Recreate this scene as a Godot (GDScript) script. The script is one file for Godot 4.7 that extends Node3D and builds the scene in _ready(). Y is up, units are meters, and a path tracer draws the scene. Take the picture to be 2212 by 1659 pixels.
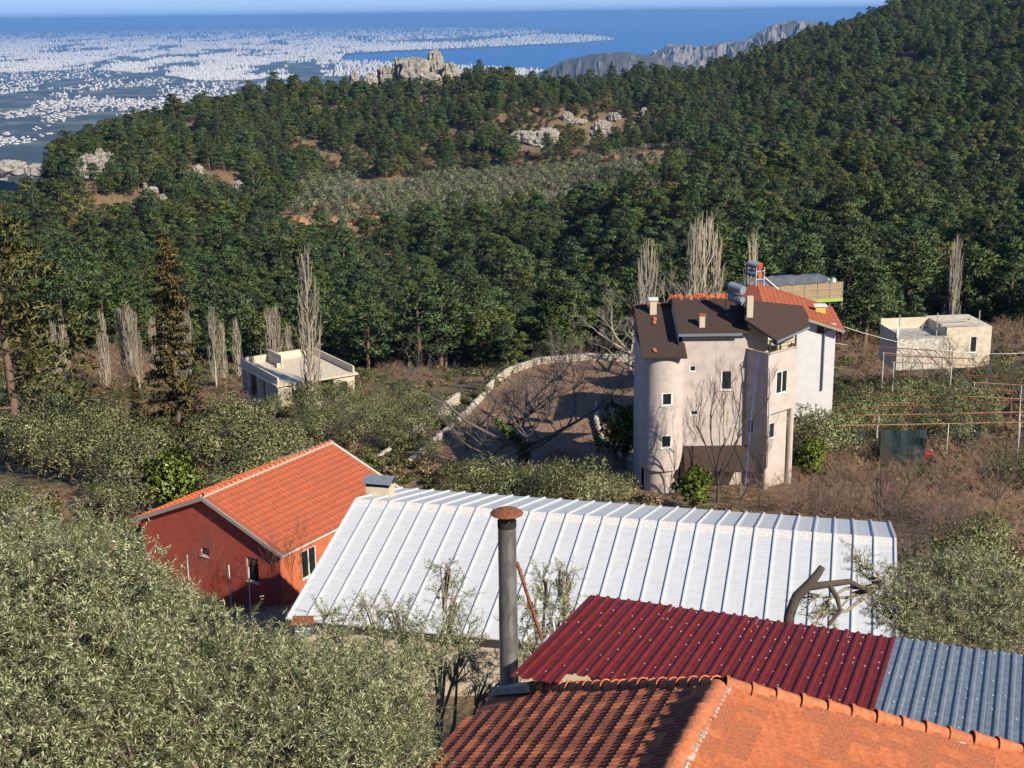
extends Node3D
# A mountain village above a coastal plain, seen from a higher terrace.
# Pixels of the photograph (2212 x 1659 reading) are turned into directions; distances come from the ground and from usual sizes.
const FV := 2970.0
const PITCH := 15.1
const ROLL := 0.75
var rng := RandomNumberGenerator.new()
var taken := {}
var M := {}
var TX := {}
var SP := sin(deg_to_rad(PITCH))
var CP := cos(deg_to_rad(PITCH))
var SR := sin(deg_to_rad(ROLL))
var CR := cos(deg_to_rad(ROLL))

func ray(u: float, v: float) -> Vector3:
	var a0 := (u - 1106.0) / FV
	var b0 := (829.5 - v) / FV
	var a := a0 * CR + b0 * SR
	var b := b0 * CR - a0 * SR
	return Vector3(a, -SP + b * CP, -(CP + b * SP))
func at_d(u: float, v: float, d: float) -> Vector3:
	var r := ray(u, v)
	return r * (d / -r.z)
func at_y(u: float, v: float, y: float) -> Vector3:
	var r := ray(u, v)
	return r * (y / r.y)
func slope_of(u: float, v: float) -> float:
	var r := ray(u, v)
	return r.y / -r.z
func proj(p: Vector3) -> Vector2:
	var f := -p.z * CP - p.y * SP
	var up := p.y * CP - p.z * SP
	if f < 0.1: return Vector2(-9999, -9999)
	var a := p.x / f
	var b := up / f
	return Vector2(1106.0 + (a * CR - b * SR) * FV, 829.5 - (a * SR + b * CR) * FV)
func on_ground(u: float, v: float, dmax := 1400.0) -> Vector3:
	var r := ray(u, v)
	r /= -r.z
	var d := 12.0
	var last := 12.0
	while d < dmax:
		if r.y * d < height_at(r.x * d, -d):
			var lo := last
			var hi := d
			for i in 12:
				var m := (lo + hi) * 0.5
				if r.y * m < height_at(r.x * m, -m): hi = m
				else: lo = m
			return Vector3(r.x * hi, height_at(r.x * hi, -hi), -hi)
		last = d
		d *= 1.012
	return r * dmax
func stand(u: float, d: float) -> Vector3:      # the ground below the column u of the photograph, d metres ahead
	var x := (u - 1106.0) / FV * d
	for i in 6:
		x += (u - proj(Vector3(x, height_at(x, -d), -d)).x) / FV * d
	return Vector3(x, height_at(x, -d), -d)

# ---------------------------------------------------------------- names and metas
func numbered(called: String) -> String:
	if not taken.has(called):
		taken[called] = 0
		return called
	taken[called] += 1
	return "%s_%03d" % [called, taken[called]]
func tag(o: Node, label: String, category := "", group := "", kind := "") -> Node:
	if label: o.set_meta("label", label)
	if category: o.set_meta("category", category)
	if group: o.set_meta("group", group)
	if kind: o.set_meta("kind", kind)
	return o
func thing(called: String, label: String, category: String, at := Vector3.ZERO, turn := 0.0, group := "") -> Node3D:
	var o := Node3D.new()
	o.name = numbered(called)
	add_child(o)
	o.position = at
	o.rotation.y = turn
	tag(o, label, category, group)
	return o
func part(called: String, mesh: Mesh, m: Material, parent: Node3D, at := Transform3D.IDENTITY) -> MeshInstance3D:
	var o := MeshInstance3D.new()
	o.mesh = mesh
	o.material_override = m
	o.name = called if parent != self else numbered(called)
	parent.add_child(o, true)
	o.transform = at
	return o
func structure(called: String, mesh: Mesh, m: Material) -> MeshInstance3D:
	var o := part(called, mesh, m, self)
	o.set_meta("kind", "structure")
	return o

# ---------------------------------------------------------------- mesh building; triangles are given counter-clockwise as seen from outside
class MB:
	var v := PackedVector3Array()
	var n := PackedVector3Array()
	var c := PackedColorArray()
	var t := PackedVector2Array()
	var col := Color(1, 1, 1)
	func tri(a: Vector3, b: Vector3, d: Vector3) -> void:
		var nn := (b - a).cross(d - a).normalized()
		v.append(a); v.append(d); v.append(b)
		n.append(nn); n.append(nn); n.append(nn)
		c.append(col); c.append(col); c.append(col)
		t.append(Vector2()); t.append(Vector2()); t.append(Vector2())
	func trin(a: Vector3, b: Vector3, d: Vector3, na: Vector3, nb: Vector3, nd: Vector3) -> void:
		v.append(a); v.append(d); v.append(b)
		n.append(na); n.append(nd); n.append(nb)
		c.append(col); c.append(col); c.append(col)
		t.append(Vector2()); t.append(Vector2()); t.append(Vector2())
	func quad(a: Vector3, b: Vector3, d: Vector3, e: Vector3) -> void:
		tri(a, b, d); tri(a, d, e)
	func quaduv(a: Vector3, b: Vector3, d: Vector3, e: Vector3, u0: Vector2, u1: Vector2) -> void:
		var k := t.size()
		tri(a, b, d); tri(a, d, e)
		t[k] = u0; t[k + 1] = u1; t[k + 2] = Vector2(u1.x, u0.y)
		t[k + 3] = u0; t[k + 4] = Vector2(u0.x, u1.y); t[k + 5] = u1
	func quadn(a: Vector3, b: Vector3, d: Vector3, e: Vector3, na: Vector3, nb: Vector3, nd: Vector3, ne: Vector3) -> void:
		trin(a, b, d, na, nb, nd); trin(a, d, e, na, nd, ne)
	func box(lo: Vector3, hi: Vector3, x := Transform3D.IDENTITY) -> void:
		var p := []
		for i in 8:
			p.append(x * Vector3(hi.x if i & 1 else lo.x, hi.y if i & 2 else lo.y, hi.z if i & 4 else lo.z))
		quad(p[4], p[5], p[7], p[6]); quad(p[1], p[0], p[2], p[3])
		quad(p[5], p[1], p[3], p[7]); quad(p[0], p[4], p[6], p[2])
		quad(p[6], p[7], p[3], p[2]); quad(p[0], p[1], p[5], p[4])
	func bar(a: Vector3, b: Vector3, w: float, h: float) -> void:     # square bar from a to b
		var f := (b - a).normalized()
		var s := f.cross(Vector3.UP)
		s = s.normalized() if s.length() > 0.01 else Vector3.RIGHT
		var u := s.cross(f).normalized()
		box(Vector3(-w / 2, -h / 2, -(b - a).length()), Vector3(w / 2, h / 2, 0), Transform3D(Basis(s, u, -f), a))
	func tube(pts: Array, rad: Array, sides := 6, cap := true) -> void:
		var rings := []
		var nrm := []
		var side := Vector3.ZERO
		for i in pts.size():
			var f: Vector3 = (pts[mini(i + 1, pts.size() - 1)] - pts[maxi(i - 1, 0)]).normalized()
			if side == Vector3.ZERO:
				side = f.cross(Vector3(0.3, 0.2, 0.93)).normalized()
			side = (side - f * side.dot(f)).normalized()
			var o := f.cross(side)
			var ring := []
			var rn := []
			for k in sides:
				var an := TAU * k / sides
				var d := side * cos(an) + o * sin(an)
				ring.append(pts[i] + d * rad[i])
				rn.append(d)
			rings.append(ring)
			nrm.append(rn)
		for i in pts.size() - 1:
			for k in sides:
				var j := (k + 1) % sides
				quadn(rings[i][k], rings[i][j], rings[i + 1][j], rings[i + 1][k], nrm[i][k], nrm[i][j], nrm[i + 1][j], nrm[i + 1][k])
		if cap:
			var e := pts.size() - 1
			for k in sides:
				var j := (k + 1) % sides
				tri(pts[e], rings[e][k], rings[e][j])
				tri(pts[0], rings[0][j], rings[0][k])
	func prism(poly: Array, y0: float, y1: float) -> void:           # poly: Vector2(x, z), counter-clockwise seen from above (x right, z down the page: any order is fixed here)
		var area := 0.0
		for i in poly.size():
			var p: Vector2 = poly[i]
			var q: Vector2 = poly[(i + 1) % poly.size()]
			area += p.x * q.y - q.x * p.y
		var pl := poly.duplicate()
		if area > 0: pl.reverse()
		for i in pl.size():
			var p: Vector2 = pl[i]
			var q: Vector2 = pl[(i + 1) % pl.size()]
			quad(Vector3(p.x, y0, p.y), Vector3(q.x, y0, q.y), Vector3(q.x, y1, q.y), Vector3(p.x, y1, p.y))
		var ids := Geometry2D.triangulate_polygon(PackedVector2Array(pl))
		for k in range(0, ids.size(), 3):
			var a: Vector2 = pl[ids[k]]
			var b: Vector2 = pl[ids[k + 1]]
			var d: Vector2 = pl[ids[k + 2]]
			if (b - a).cross(d - a) > 0:
				var sw := b
				b = d
				d = sw
			tri(Vector3(a.x, y1, a.y), Vector3(b.x, y1, b.y), Vector3(d.x, y1, d.y))
			tri(Vector3(a.x, y0, a.y), Vector3(d.x, y0, d.y), Vector3(b.x, y0, b.y))
	func slab(poly: Array, thick: float) -> void:                     # a flat polygon of 3D points (counter-clockwise from outside) given thickness downwards
		var nn: Vector3 = (poly[1] - poly[0]).cross(poly[2] - poly[0]).normalized()
		var k := poly.size()
		for i in range(1, k - 1):
			tri(poly[0], poly[i], poly[i + 1])
			tri(poly[0] - nn * thick, poly[i + 1] - nn * thick, poly[i] - nn * thick)
		for i in k:
			var a: Vector3 = poly[i]
			var b: Vector3 = poly[(i + 1) % k]
			quad(a - nn * thick, b - nn * thick, b, a)
	func mesh() -> ArrayMesh:
		var m := ArrayMesh.new()
		if v.is_empty(): return m
		var arr := []
		arr.resize(Mesh.ARRAY_MAX)
		arr[Mesh.ARRAY_VERTEX] = v
		arr[Mesh.ARRAY_NORMAL] = n
		arr[Mesh.ARRAY_COLOR] = c
		arr[Mesh.ARRAY_TEX_UV] = t
		m.add_surface_from_arrays(Mesh.PRIMITIVE_TRIANGLES, arr)
		return m

# ---------------------------------------------------------------- materials
func lin(r: float, g: float, b: float) -> Color:
	return Color(r, g, b).linear_to_srgb()
func noise_of(sd: int, freq: float, octaves := 4, type := FastNoiseLite.TYPE_SIMPLEX_SMOOTH) -> FastNoiseLite:
	var f := FastNoiseLite.new()
	f.seed = sd
	f.noise_type = type
	f.frequency = freq
	f.fractal_octaves = octaves
	return f
func tone_tex(called: String, a: Color, b: Color, c: Color, sd: int, freq: float, stretch := Vector2.ONE, size := 256) -> ImageTexture:   # a, b, c: linear colours laid by a seamless noise
	if TX.has(called): return TX[called]
	var f := noise_of(sd, freq, 5)
	var g := noise_of(sd + 7, freq * 5.0, 3)
	var im := Image.create(size, size, false, Image.FORMAT_RGB8)
	var big := f.get_seamless_image(int(size / stretch.x), int(size / stretch.y))
	var fine := g.get_seamless_image(int(size / stretch.x), int(size / stretch.y))
	big.resize(size, size)
	fine.resize(size, size)
	for y in size:
		for x in size:
			var k := clampf((big.get_pixel(x, y).r - 0.5) * 2.2 + 0.5 + (fine.get_pixel(x, y).r - 0.5) * 0.8, 0.0, 1.0)
			var q := a.lerp(b, k * 2.0) if k < 0.5 else b.lerp(c, k * 2.0 - 1.0)
			im.set_pixel(x, y, q.linear_to_srgb())
	TX[called] = ImageTexture.create_from_image(im)
	return TX[called]
func grey_tex(called: String, sd: int, freq: float, size := 256, type := FastNoiseLite.TYPE_SIMPLEX_SMOOTH) -> ImageTexture:
	if TX.has(called): return TX[called]
	TX[called] = ImageTexture.create_from_image(noise_of(sd, freq, 5, type).get_seamless_image(size, size))
	return TX[called]
func mat(called: String, color: Color, rough := 0.85, metal := 0.0) -> StandardMaterial3D:     # colour: linear
	if M.has(called): return M[called]
	var m := StandardMaterial3D.new()
	m.resource_name = called
	m.albedo_color = color.linear_to_srgb()
	m.roughness = rough
	m.metallic = metal
	M[called] = m
	return m
func mat_tex(called: String, tex: Texture2D, scale: float, rough := 0.85, bump: Texture2D = null, relief := 0.0, world := true) -> StandardMaterial3D:
	if M.has(called): return M[called]
	var m := mat(called, Color(1, 1, 1), rough)
	m.albedo_texture = tex
	m.uv1_triplanar = true
	m.uv1_world_triplanar = world
	m.uv1_scale = Vector3.ONE * scale
	if bump:
		m.heightmap_enabled = true
		m.heightmap_texture = bump
		m.heightmap_scale = relief
	return m
func mat_leaf(called: String, back := Color(0.3, 0.35, 0.15), rough := 0.6) -> StandardMaterial3D:     # colour from vertices
	if M.has(called): return M[called]
	var m := mat(called, Color(1, 1, 1), rough)
	m.vertex_color_use_as_albedo = true
	m.cull_mode = BaseMaterial3D.CULL_DISABLED
	m.backlight_enabled = true
	m.backlight = back.linear_to_srgb()
	return m
func mat_vertex(called: String, rough := 0.9) -> StandardMaterial3D:
	if M.has(called): return M[called]
	var m := mat(called, Color(1, 1, 1), rough)
	m.vertex_color_use_as_albedo = true
	return m
func rr(a: float, b: float) -> float:
	return rng.randf_range(a, b)
func rdir() -> Vector3:
	var z := rr(-1, 1)
	var a := rr(0, TAU)
	var q := sqrt(1 - z * z)
	return Vector3(q * cos(a), z, q * sin(a))
func inside(p: Vector2, poly: Array) -> bool:
	return Geometry2D.is_point_in_polygon(p, PackedVector2Array(poly))

func _ready() -> void:
	rng.seed = 11
	setup_view()
	build_terrain()
	build_far()
	build_trees()
	build_houses()
	build_details()

func setup_view() -> void:
	var cam := Camera3D.new()
	cam.name = "camera"
	add_child(cam)
	cam.fov = rad_to_deg(2.0 * atan(829.5 / FV))
	cam.near = 0.1
	cam.far = 400000.0
	cam.rotation_degrees = Vector3(-PITCH, 0, -ROLL)
	cam.current = true
	var sun := DirectionalLight3D.new()
	sun.name = "sun"
	add_child(sun)
	var az := deg_to_rad(42.0)
	var el := deg_to_rad(33.0)
	sun.look_at_from_position(Vector3(sin(az) * cos(el), sin(el), cos(az) * cos(el)) * 100.0, Vector3.ZERO)
	sun.light_energy = 1.6
	sun.light_color = Color(1.0, 0.95, 0.87)
	sun.light_angular_distance = 0.5
	sun.shadow_enabled = true
	var we := WorldEnvironment.new()
	we.name = "environment"
	add_child(we)
	var e := Environment.new()
	we.environment = e
	e.background_mode = Environment.BG_SKY
	e.tonemap_mode = Environment.TONE_MAPPER_LINEAR
	e.tonemap_exposure = 1.45
	var s := ProceduralSkyMaterial.new()
	s.sky_top_color = lin(0.045, 0.105, 0.26)
	s.sky_horizon_color = lin(0.33, 0.50, 0.76)
	s.sky_curve = 0.09
	s.ground_bottom_color = lin(0.10, 0.12, 0.13)
	s.ground_horizon_color = lin(0.16, 0.28, 0.46)
	s.sun_angle_max = 20.0
	e.sky = Sky.new()
	e.sky.sky_material = s
	e.fog_enabled = true
	e.fog_density = 0.000034
	e.fog_light_color = lin(0.20, 0.46, 0.95)
	e.sdfgi_enabled = true
	e.ssao_enabled = true
	e.ssil_enabled = true

# ---------------------------------------------------------------- terrain
# Profiles of the valley: for a column u of the photograph, [metres ahead, v of the visible surface, height of what grows there].
const PROFILES := {
	-250: [[200, 690, 6], [300, 640, 9], [400, 600, 9], [520, 570, 9], [560, 590, 9], [700, 640, 9]],
	60: [[200, 700, 5], [300, 590, 10], [400, 500, 10], [470, 445, 10], [520, 430, 10], [600, 470, 10], [800, 560, 8]],
	150: [[200, 720, 5], [300, 610, 10], [400, 500, 10], [490, 415, 10], [545, 345, 9], [580, 300, 9], [640, 315, 9], [800, 420, 9]],
	300: [[200, 745, 4], [300, 650, 10], [400, 530, 10], [500, 410, 10], [580, 320, 9], [660, 262, 9], [720, 248, 9], [800, 280, 9]],
	450: [[200, 760, 3], [300, 690, 10], [400, 580, 10], [500, 460, 10], [600, 370, 10], [700, 280, 9], [800, 205, 9], [850, 205, 9], [950, 260, 9]],
	620: [[200, 770, 3], [300, 700, 10], [400, 605, 9], [450, 550, 3], [500, 510, 2], [540, 465, 3], [600, 425, 3], [680, 380, 4], [760, 310, 9], [840, 235, 9], [910, 183, 9], [960, 180, 9], [1050, 240, 9]],
	760: [[200, 780, 3], [300, 705, 10], [400, 600, 9], [470, 525, 4], [520, 480, 3], [600, 430, 3], [680, 385, 3], [760, 330, 8], [860, 235, 9], [930, 172, 9], [970, 160, 9], [1060, 230, 9]],
	920: [[200, 785, 2], [300, 700, 10], [400, 600, 10], [470, 520, 8], [540, 460, 3], [620, 420, 3], [710, 375, 3], [780, 320, 8], [880, 225, 9], [960, 160, 6], [1000, 140, 4], [1080, 230, 9]],
	1060: [[200, 780, 2], [300, 690, 10], [400, 590, 10], [470, 510, 9], [540, 455, 3], [620, 415, 3], [710, 370, 3], [790, 310, 7], [890, 225, 8], [980, 168, 8], [1030, 164, 8], [1100, 220, 9]],
	1220: [[200, 745, 3], [300, 660, 10], [400, 560, 10], [470, 490, 10], [540, 440, 3], [620, 405, 3], [700, 365, 3], [780, 305, 5], [880, 235, 6], [980, 180, 9], [1060, 165, 9], [1150, 210, 9]],
	1400: [[200, 690, 4], [260, 620, 10], [350, 530, 10], [430, 450, 9], [520, 400, 4], [600, 365, 2], [700, 325, 3], [800, 275, 8], [900, 230, 9], [1020, 183, 9], [1120, 163, 9], [1200, 190, 9]],
	1550: [[180, 690, 4], [250, 590, 10], [350, 490, 10], [450, 410, 9], [540, 355, 5], [640, 315, 8], [750, 275, 9], [900, 222, 9], [1050, 170, 9], [1220, 128, 9], [1350, 140, 9]],
	1780: [[180, 680, 5], [230, 600, 10], [350, 490, 10], [450, 410, 10], [550, 340, 10], [650, 285, 9], [800, 210, 9], [1000, 130, 9], [1200, 75, 9], [1320, 56, 9], [1450, 80, 9]],
	1950: [[170, 675, 5], [220, 600, 10], [330, 500, 10], [450, 390, 10], [550, 320, 10], [700, 235, 9], [900, 140, 9], [1100, 60, 9], [1300, 0, 9], [1400, -10, 9]],
	2212: [[170, 660, 6], [230, 590, 10], [340, 475, 10], [480, 350, 10], [620, 250, 10], [800, 150, 9], [1000, 50, 9], [1200, -30, 9], [1400, -80, 9]],
	2600: [[170, 640, 6], [230, 560, 10], [340, 440, 10], [480, 320, 10], [620, 210, 10], [800, 100, 9], [1000, -20, 9], [1200, -100, 9], [1400, -150, 9]],
}
const NEAR_D := [-80.0, -30.0, 0.0, 6.0, 12.0, 20.0, 30.0, 45.0, 60.0, 75.0, 90.0, 110.0, 135.0, 160.0, 200.0]
const NEAR_Y := [14.0, 4.0, -2.5, -7.0, -11.0, -14.0, -19.0, -26.0, -29.5, -31.5, -33.5, -36.3, -40.5, -45.5, -51.0]
const STEP := 20.0
const ROWS := 220
var table: Array = []
var tab_s := PackedFloat32Array()
var hn: FastNoiseLite
var hn2: FastNoiseLite
var hn3: FastNoiseLite
var court: Array = []          # the walled road beside the pink house, as Vector2(x, z)
const COURT_Y := -37.2

func lerp_list(xs: Array, ys: Array, x: float) -> float:
	if x <= xs[0]: return ys[0]
	for i in range(1, xs.size()):
		if x <= xs[i]:
			return lerpf(ys[i - 1], ys[i], (x - xs[i - 1]) / (xs[i] - xs[i - 1]))
	return ys[-1]

func make_table() -> void:
	hn = noise_of(5, 0.012, 4)
	hn2 = noise_of(6, 0.08, 3)
	hn3 = noise_of(8, 0.0085, 2)
	for u in PROFILES:
		var ds := [0.0, 150.0]
		var ys := [-40.0, -43.0]
		for e in PROFILES[u]:
			ds.append(float(e[0]))
			ys.append(slope_of(u, e[1]) * e[0] - e[2])
		var last: float = ds[-1]
		var ly: float = ys[-1]
		ds.append_array([last + 250.0, last + 900.0, 3200.0, 4400.0])
		ys.append_array([ly - 90.0, lerpf(ly, -600.0, 0.5), -560.0, -640.0])
		var row := PackedFloat32Array()
		for k in ROWS:
			row.append(lerp_list(ds, ys, k * STEP))
		for pass_ in 2:
			var sm := row.duplicate()
			for k in range(1, ROWS - 1):
				sm[k] = row[k] * 0.5 + (row[k - 1] + row[k + 1]) * 0.25
			row = sm
		table.append(row)
		var r := ray(u, 400.0)
		tab_s.append(r.x / -r.z)

func cub(a: float, b: float, c: float, d: float, t: float) -> float:
	return b + 0.5 * t * (c - a + t * (2.0 * a - 5.0 * b + 4.0 * c - d + t * (3.0 * (b - c) + d - a)))
func height_at(x: float, z: float) -> float:
	var d := -z
	var y := 0.0
	if d < 230.0:
		y = lerp_list(NEAR_D, NEAR_Y, d)
		y += clampf((x - 25.0) * 0.09, 0.0, 6.0) * smoothstep(60.0, 150.0, d)
		y += hn2.get_noise_2d(x, z) * 0.5
		y -= 4.4 * exp(-((x + 18.0) * (x + 18.0) + (z + 83.0) * (z + 83.0)) / 140.0)
		if d > 8.0 and d < 60.0:
			y -= 1.6 * smoothstep(3.0, -3.0, x) * smoothstep(8.0, 16.0, d) * smoothstep(60.0, 40.0, d)
		if d > 85.0 and d < 190.0:
			var p := Vector2(x, z)
			var k := 0.0
			if inside(p, court): k = 1.0
			elif court.size():
				var best := 99.0
				for i in court.size():
					best = minf(best, p.distance_to(Geometry2D.get_closest_point_to_segment(p, court[i], court[(i + 1) % court.size()])))
				k = smoothstep(3.0, 0.6, best) * 0.999
				if x > 14.0 and d < 118.0: k = smoothstep(4.0, 0.6, best)
			y = lerpf(y, COURT_Y - 0.06, k)
	if d > 170.0:
		var s := clampf(x / d, tab_s[0], tab_s[-1] - 0.0001)
		var i := 0
		while i < tab_s.size() - 2 and tab_s[i + 1] < s: i += 1
		var f := (s - tab_s[i]) / (tab_s[i + 1] - tab_s[i])
		f = f * f * (3.0 - 2.0 * f) * 0.5 + f * 0.5
		var q := clampf(d / STEP, 1.0, ROWS - 3.001)
		var k := int(q)
		var g := q - k
		var ra: PackedFloat32Array = table[i]
		var rb: PackedFloat32Array = table[i + 1]
		var ya := cub(ra[k - 1], ra[k], ra[k + 1], ra[k + 2], g)
		var yb := cub(rb[k - 1], rb[k], rb[k + 1], rb[k + 2], g)
		var far := lerpf(ya, yb, f) + hn.get_noise_2d(x, z) * clampf(d * 0.006, 0.5, 5.0) + hn2.get_noise_2d(x, z) * 0.5
		var open := smoothstep(420.0, 470.0, d) * smoothstep(800.0, 720.0, d) * smoothstep(-0.24, -0.17, x / d) * smoothstep(0.2, 0.13, x / d)
		far += hn3.get_noise_2d(x, z * 0.8) * 11.0 * smoothstep(230.0, 420.0, d) * smoothstep(1500.0, 800.0, d) * (1.0 - open)
		y = far if d >= 230.0 else lerpf(y, far, smoothstep(170.0, 230.0, d))
	return y

const TERRACE := [Vector2(600, 545), Vector2(590, 480), Vector2(640, 440), Vector2(650, 385), Vector2(900, 385), Vector2(1150, 372), Vector2(1280, 345), Vector2(1420, 318), Vector2(1520, 325), Vector2(1510, 372), Vector2(1400, 410), Vector2(1330, 440), Vector2(1180, 470), Vector2(1000, 495), Vector2(860, 520), Vector2(720, 545)]
const SCRUB := [Vector2(690, 350), Vector2(900, 330), Vector2(1060, 262), Vector2(1200, 232), Vector2(1400, 225), Vector2(1440, 300), Vector2(1280, 345), Vector2(1150, 372), Vector2(900, 385), Vector2(690, 385)]

func build_terrain() -> void:
	make_table()
	for p in [Vector2(868, 1010), Vector2(968, 925), Vector2(1052, 845), Vector2(1100, 806), Vector2(1165, 783), Vector2(1270, 775), Vector2(1390, 779), Vector2(1400, 900), Vector2(1375, 985), Vector2(1300, 1020), Vector2(1050, 1030)]:
		var q := at_y(p.x, p.y, COURT_Y)
		court.append(Vector2(q.x, q.z))
	# one sheet, finer near the village
	var ds := PackedFloat32Array()
	var d := -60.0
	while d < 5200.0:
		ds.append(d)
		d += 2.0 if d < 160.0 else (4.0 if d < 320.0 else (7.0 if d < 1350.0 else 90.0))
	var ns := 190
	var v := PackedVector3Array()
	var c := PackedColorArray()
	var idx := PackedInt32Array()
	var cn := noise_of(21, 0.05, 4)
	for i in ds.size():
		for k in ns + 1:
			var s := -0.66 + 1.32 * k / ns
			var dd := ds[i]
			var x := s * (maxf(dd, 0.0) + 50.0)
			var y := height_at(x, -dd)
			v.append(Vector3(x, y, -dd))
			var pv := proj(Vector3(x, y, -dd))
			var q := Color(0.20, 0.135, 0.082)
			if dd > 380.0 and dd < 760.0 and inside(pv, TERRACE): q = Color(0.34, 0.205, 0.112)
			elif dd > 600.0 and dd < 1000.0 and inside(pv, SCRUB): q = Color(0.22, 0.155, 0.09)
			var m := cn.get_noise_2d(x * 1.3, dd * 1.3)
			if m > 0.12: q = q.lerp(Color(0.10, 0.115, 0.040), 0.55)
			elif m < -0.22: q = q.lerp(Color(0.30, 0.20, 0.115), 0.5)
			c.append(q)
	for i in ds.size() - 1:
		for k in ns:
			var a := i * (ns + 1) + k
			idx.append_array([a, a + ns + 1, a + 1, a + 1, a + ns + 1, a + ns + 2])
	var n := PackedVector3Array()
	n.resize(v.size())
	for k in range(0, idx.size(), 3):
		var fn := (v[idx[k + 2]] - v[idx[k]]).cross(v[idx[k + 1]] - v[idx[k]])
		n[idx[k]] += fn; n[idx[k + 1]] += fn; n[idx[k + 2]] += fn
	for k in n.size():
		n[k] = n[k].normalized()
		if n[k].y < 0: n[k] = -n[k]
	var am := ArrayMesh.new()
	var arr := []
	arr.resize(Mesh.ARRAY_MAX)
	arr[Mesh.ARRAY_VERTEX] = v
	arr[Mesh.ARRAY_NORMAL] = n
	arr[Mesh.ARRAY_COLOR] = c
	arr[Mesh.ARRAY_INDEX] = idx
	am.add_surface_from_arrays(Mesh.PRIMITIVE_TRIANGLES, arr)
	var m := mat_tex("soil", tone_tex("soil_tones", Color(0.45, 0.42, 0.40), Color(0.9, 0.88, 0.85), Color(1.5, 1.42, 1.3) * 0.66, 31, 0.02), 0.16, 0.95, grey_tex("soil_relief", 33, 0.05), 12.0)
	m.vertex_color_use_as_albedo = true
	structure("hillside_terrain", am, m)

# ---------------------------------------------------------------- the coastal plain, the sea, the far mountains and the city
const PLAIN_Y := -600.0
const LAND := [Vector2(-2600, 60), Vector2(600, 40), Vector2(1284, 39.5), Vector2(1240, 43), Vector2(1134, 51), Vector2(1150, 60), Vector2(1168, 64), Vector2(1240, 68), Vector2(1311, 77), Vector2(1334, 86), Vector2(1251, 93), Vector2(1104, 101), Vector2(951, 107), Vector2(848, 113), Vector2(770, 116), Vector2(742, 120), Vector2(748, 128), Vector2(820, 134), Vector2(994, 141), Vector2(1071, 144), Vector2(1167, 150), Vector2(1300, 165), Vector2(2700, 215), Vector2(2900, 700), Vector2(-900, 700)]

func on_plain(p: Vector2) -> Vector3:          # where a pixel meets the plain, at most 158 km off
	var r := ray(p.x, p.y)
	r /= -r.z
	var d := minf(PLAIN_Y / minf(r.y, -0.0001), 158000.0)
	return Vector3(r.x * d, PLAIN_Y, -d)
func flat_sheet(poly: Array, y: float) -> ArrayMesh:
	var b := MB.new()
	var ids := Geometry2D.triangulate_polygon(PackedVector2Array(poly))
	for k in range(0, ids.size(), 3):
		var a: Vector2 = poly[ids[k]]
		var e: Vector2 = poly[ids[k + 1]]
		var f: Vector2 = poly[ids[k + 2]]
		if (e - a).cross(f - a) > 0:
			var sw := e
			e = f
			f = sw
		b.tri(Vector3(a.x, y, a.y), Vector3(e.x, y, e.y), Vector3(f.x, y, f.y))
	return b.mesh()

func ridge_mesh(pts: Array, d_ridge: float, d_front: float, d_back: float, y_base: float, rough: float, nu: int, nd: int, sd: int, rock_share: float, rock: Color, scrub: Color, cliff := 0.0) -> ArrayMesh:
	var us := []
	var vs := []
	for p in pts:
		us.append(p.x)
		vs.append(p.y)
	var big := noise_of(sd, 1.0, 5, FastNoiseLite.TYPE_SIMPLEX)
	big.fractal_type = FastNoiseLite.FRACTAL_RIDGED
	big.frequency = 2.2 / (d_ridge - d_front)
	var fine := noise_of(sd + 1, 16.0 / (d_ridge - d_front), 4)
	var spots := noise_of(sd + 2, 9.0 / (d_ridge - d_front), 4)
	var g := []
	var cols := []
	for i in nd + 1:
		var t := float(i) / nd
		var d := lerpf(d_front, d_back, t)
		var row := []
		var rc := []
		for k in nu + 1:
			var u := lerpf(us[0], us[-1], float(k) / nu)
			var top := slope_of(u, lerp_list(us, vs, u)) * d_ridge
			var x := (u - 1106.0) / FV * d_ridge * 1.03
			var p := clampf((d - d_front) / (d_ridge - d_front), 0.0, 1.0)
			if d > d_ridge: p = clampf((d_back - d) / (d_back - d_ridge), 0.0, 1.0)
			var n1 := big.get_noise_2d(x + fine.get_noise_2d(d, x) * rough * 2.0, d)
			var n2 := fine.get_noise_2d(x, d)
			var q := pow(p, 0.85)
			if cliff > 0.0: q = lerpf(q, smoothstep(0.35, 0.95, p), cliff)
			var keep := smoothstep(1.0, 0.75, p) * smoothstep(0.0, 0.2, p)
			var y := lerpf(y_base, top, q) + (n1 * rough + n2 * rough * 0.35) * keep + n2 * rough * 0.10 * smoothstep(0.75, 1.0, p)
			row.append(Vector3(x, y, -d))
			rc.append(rock if spots.get_noise_2d(x, d) + n2 * 0.6 + n1 * 0.25 > 1.0 - 2.0 * rock_share else scrub)
		g.append(row)
		cols.append(rc)
	var b := MB.new()
	for i in nd:
		for k in nu:
			b.col = cols[i][k]
			b.tri(g[i][k], g[i][k + 1], g[i + 1][k + 1])
			b.col = cols[i + 1][k]
			b.tri(g[i][k], g[i + 1][k + 1], g[i + 1][k])
	return b.mesh()

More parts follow.
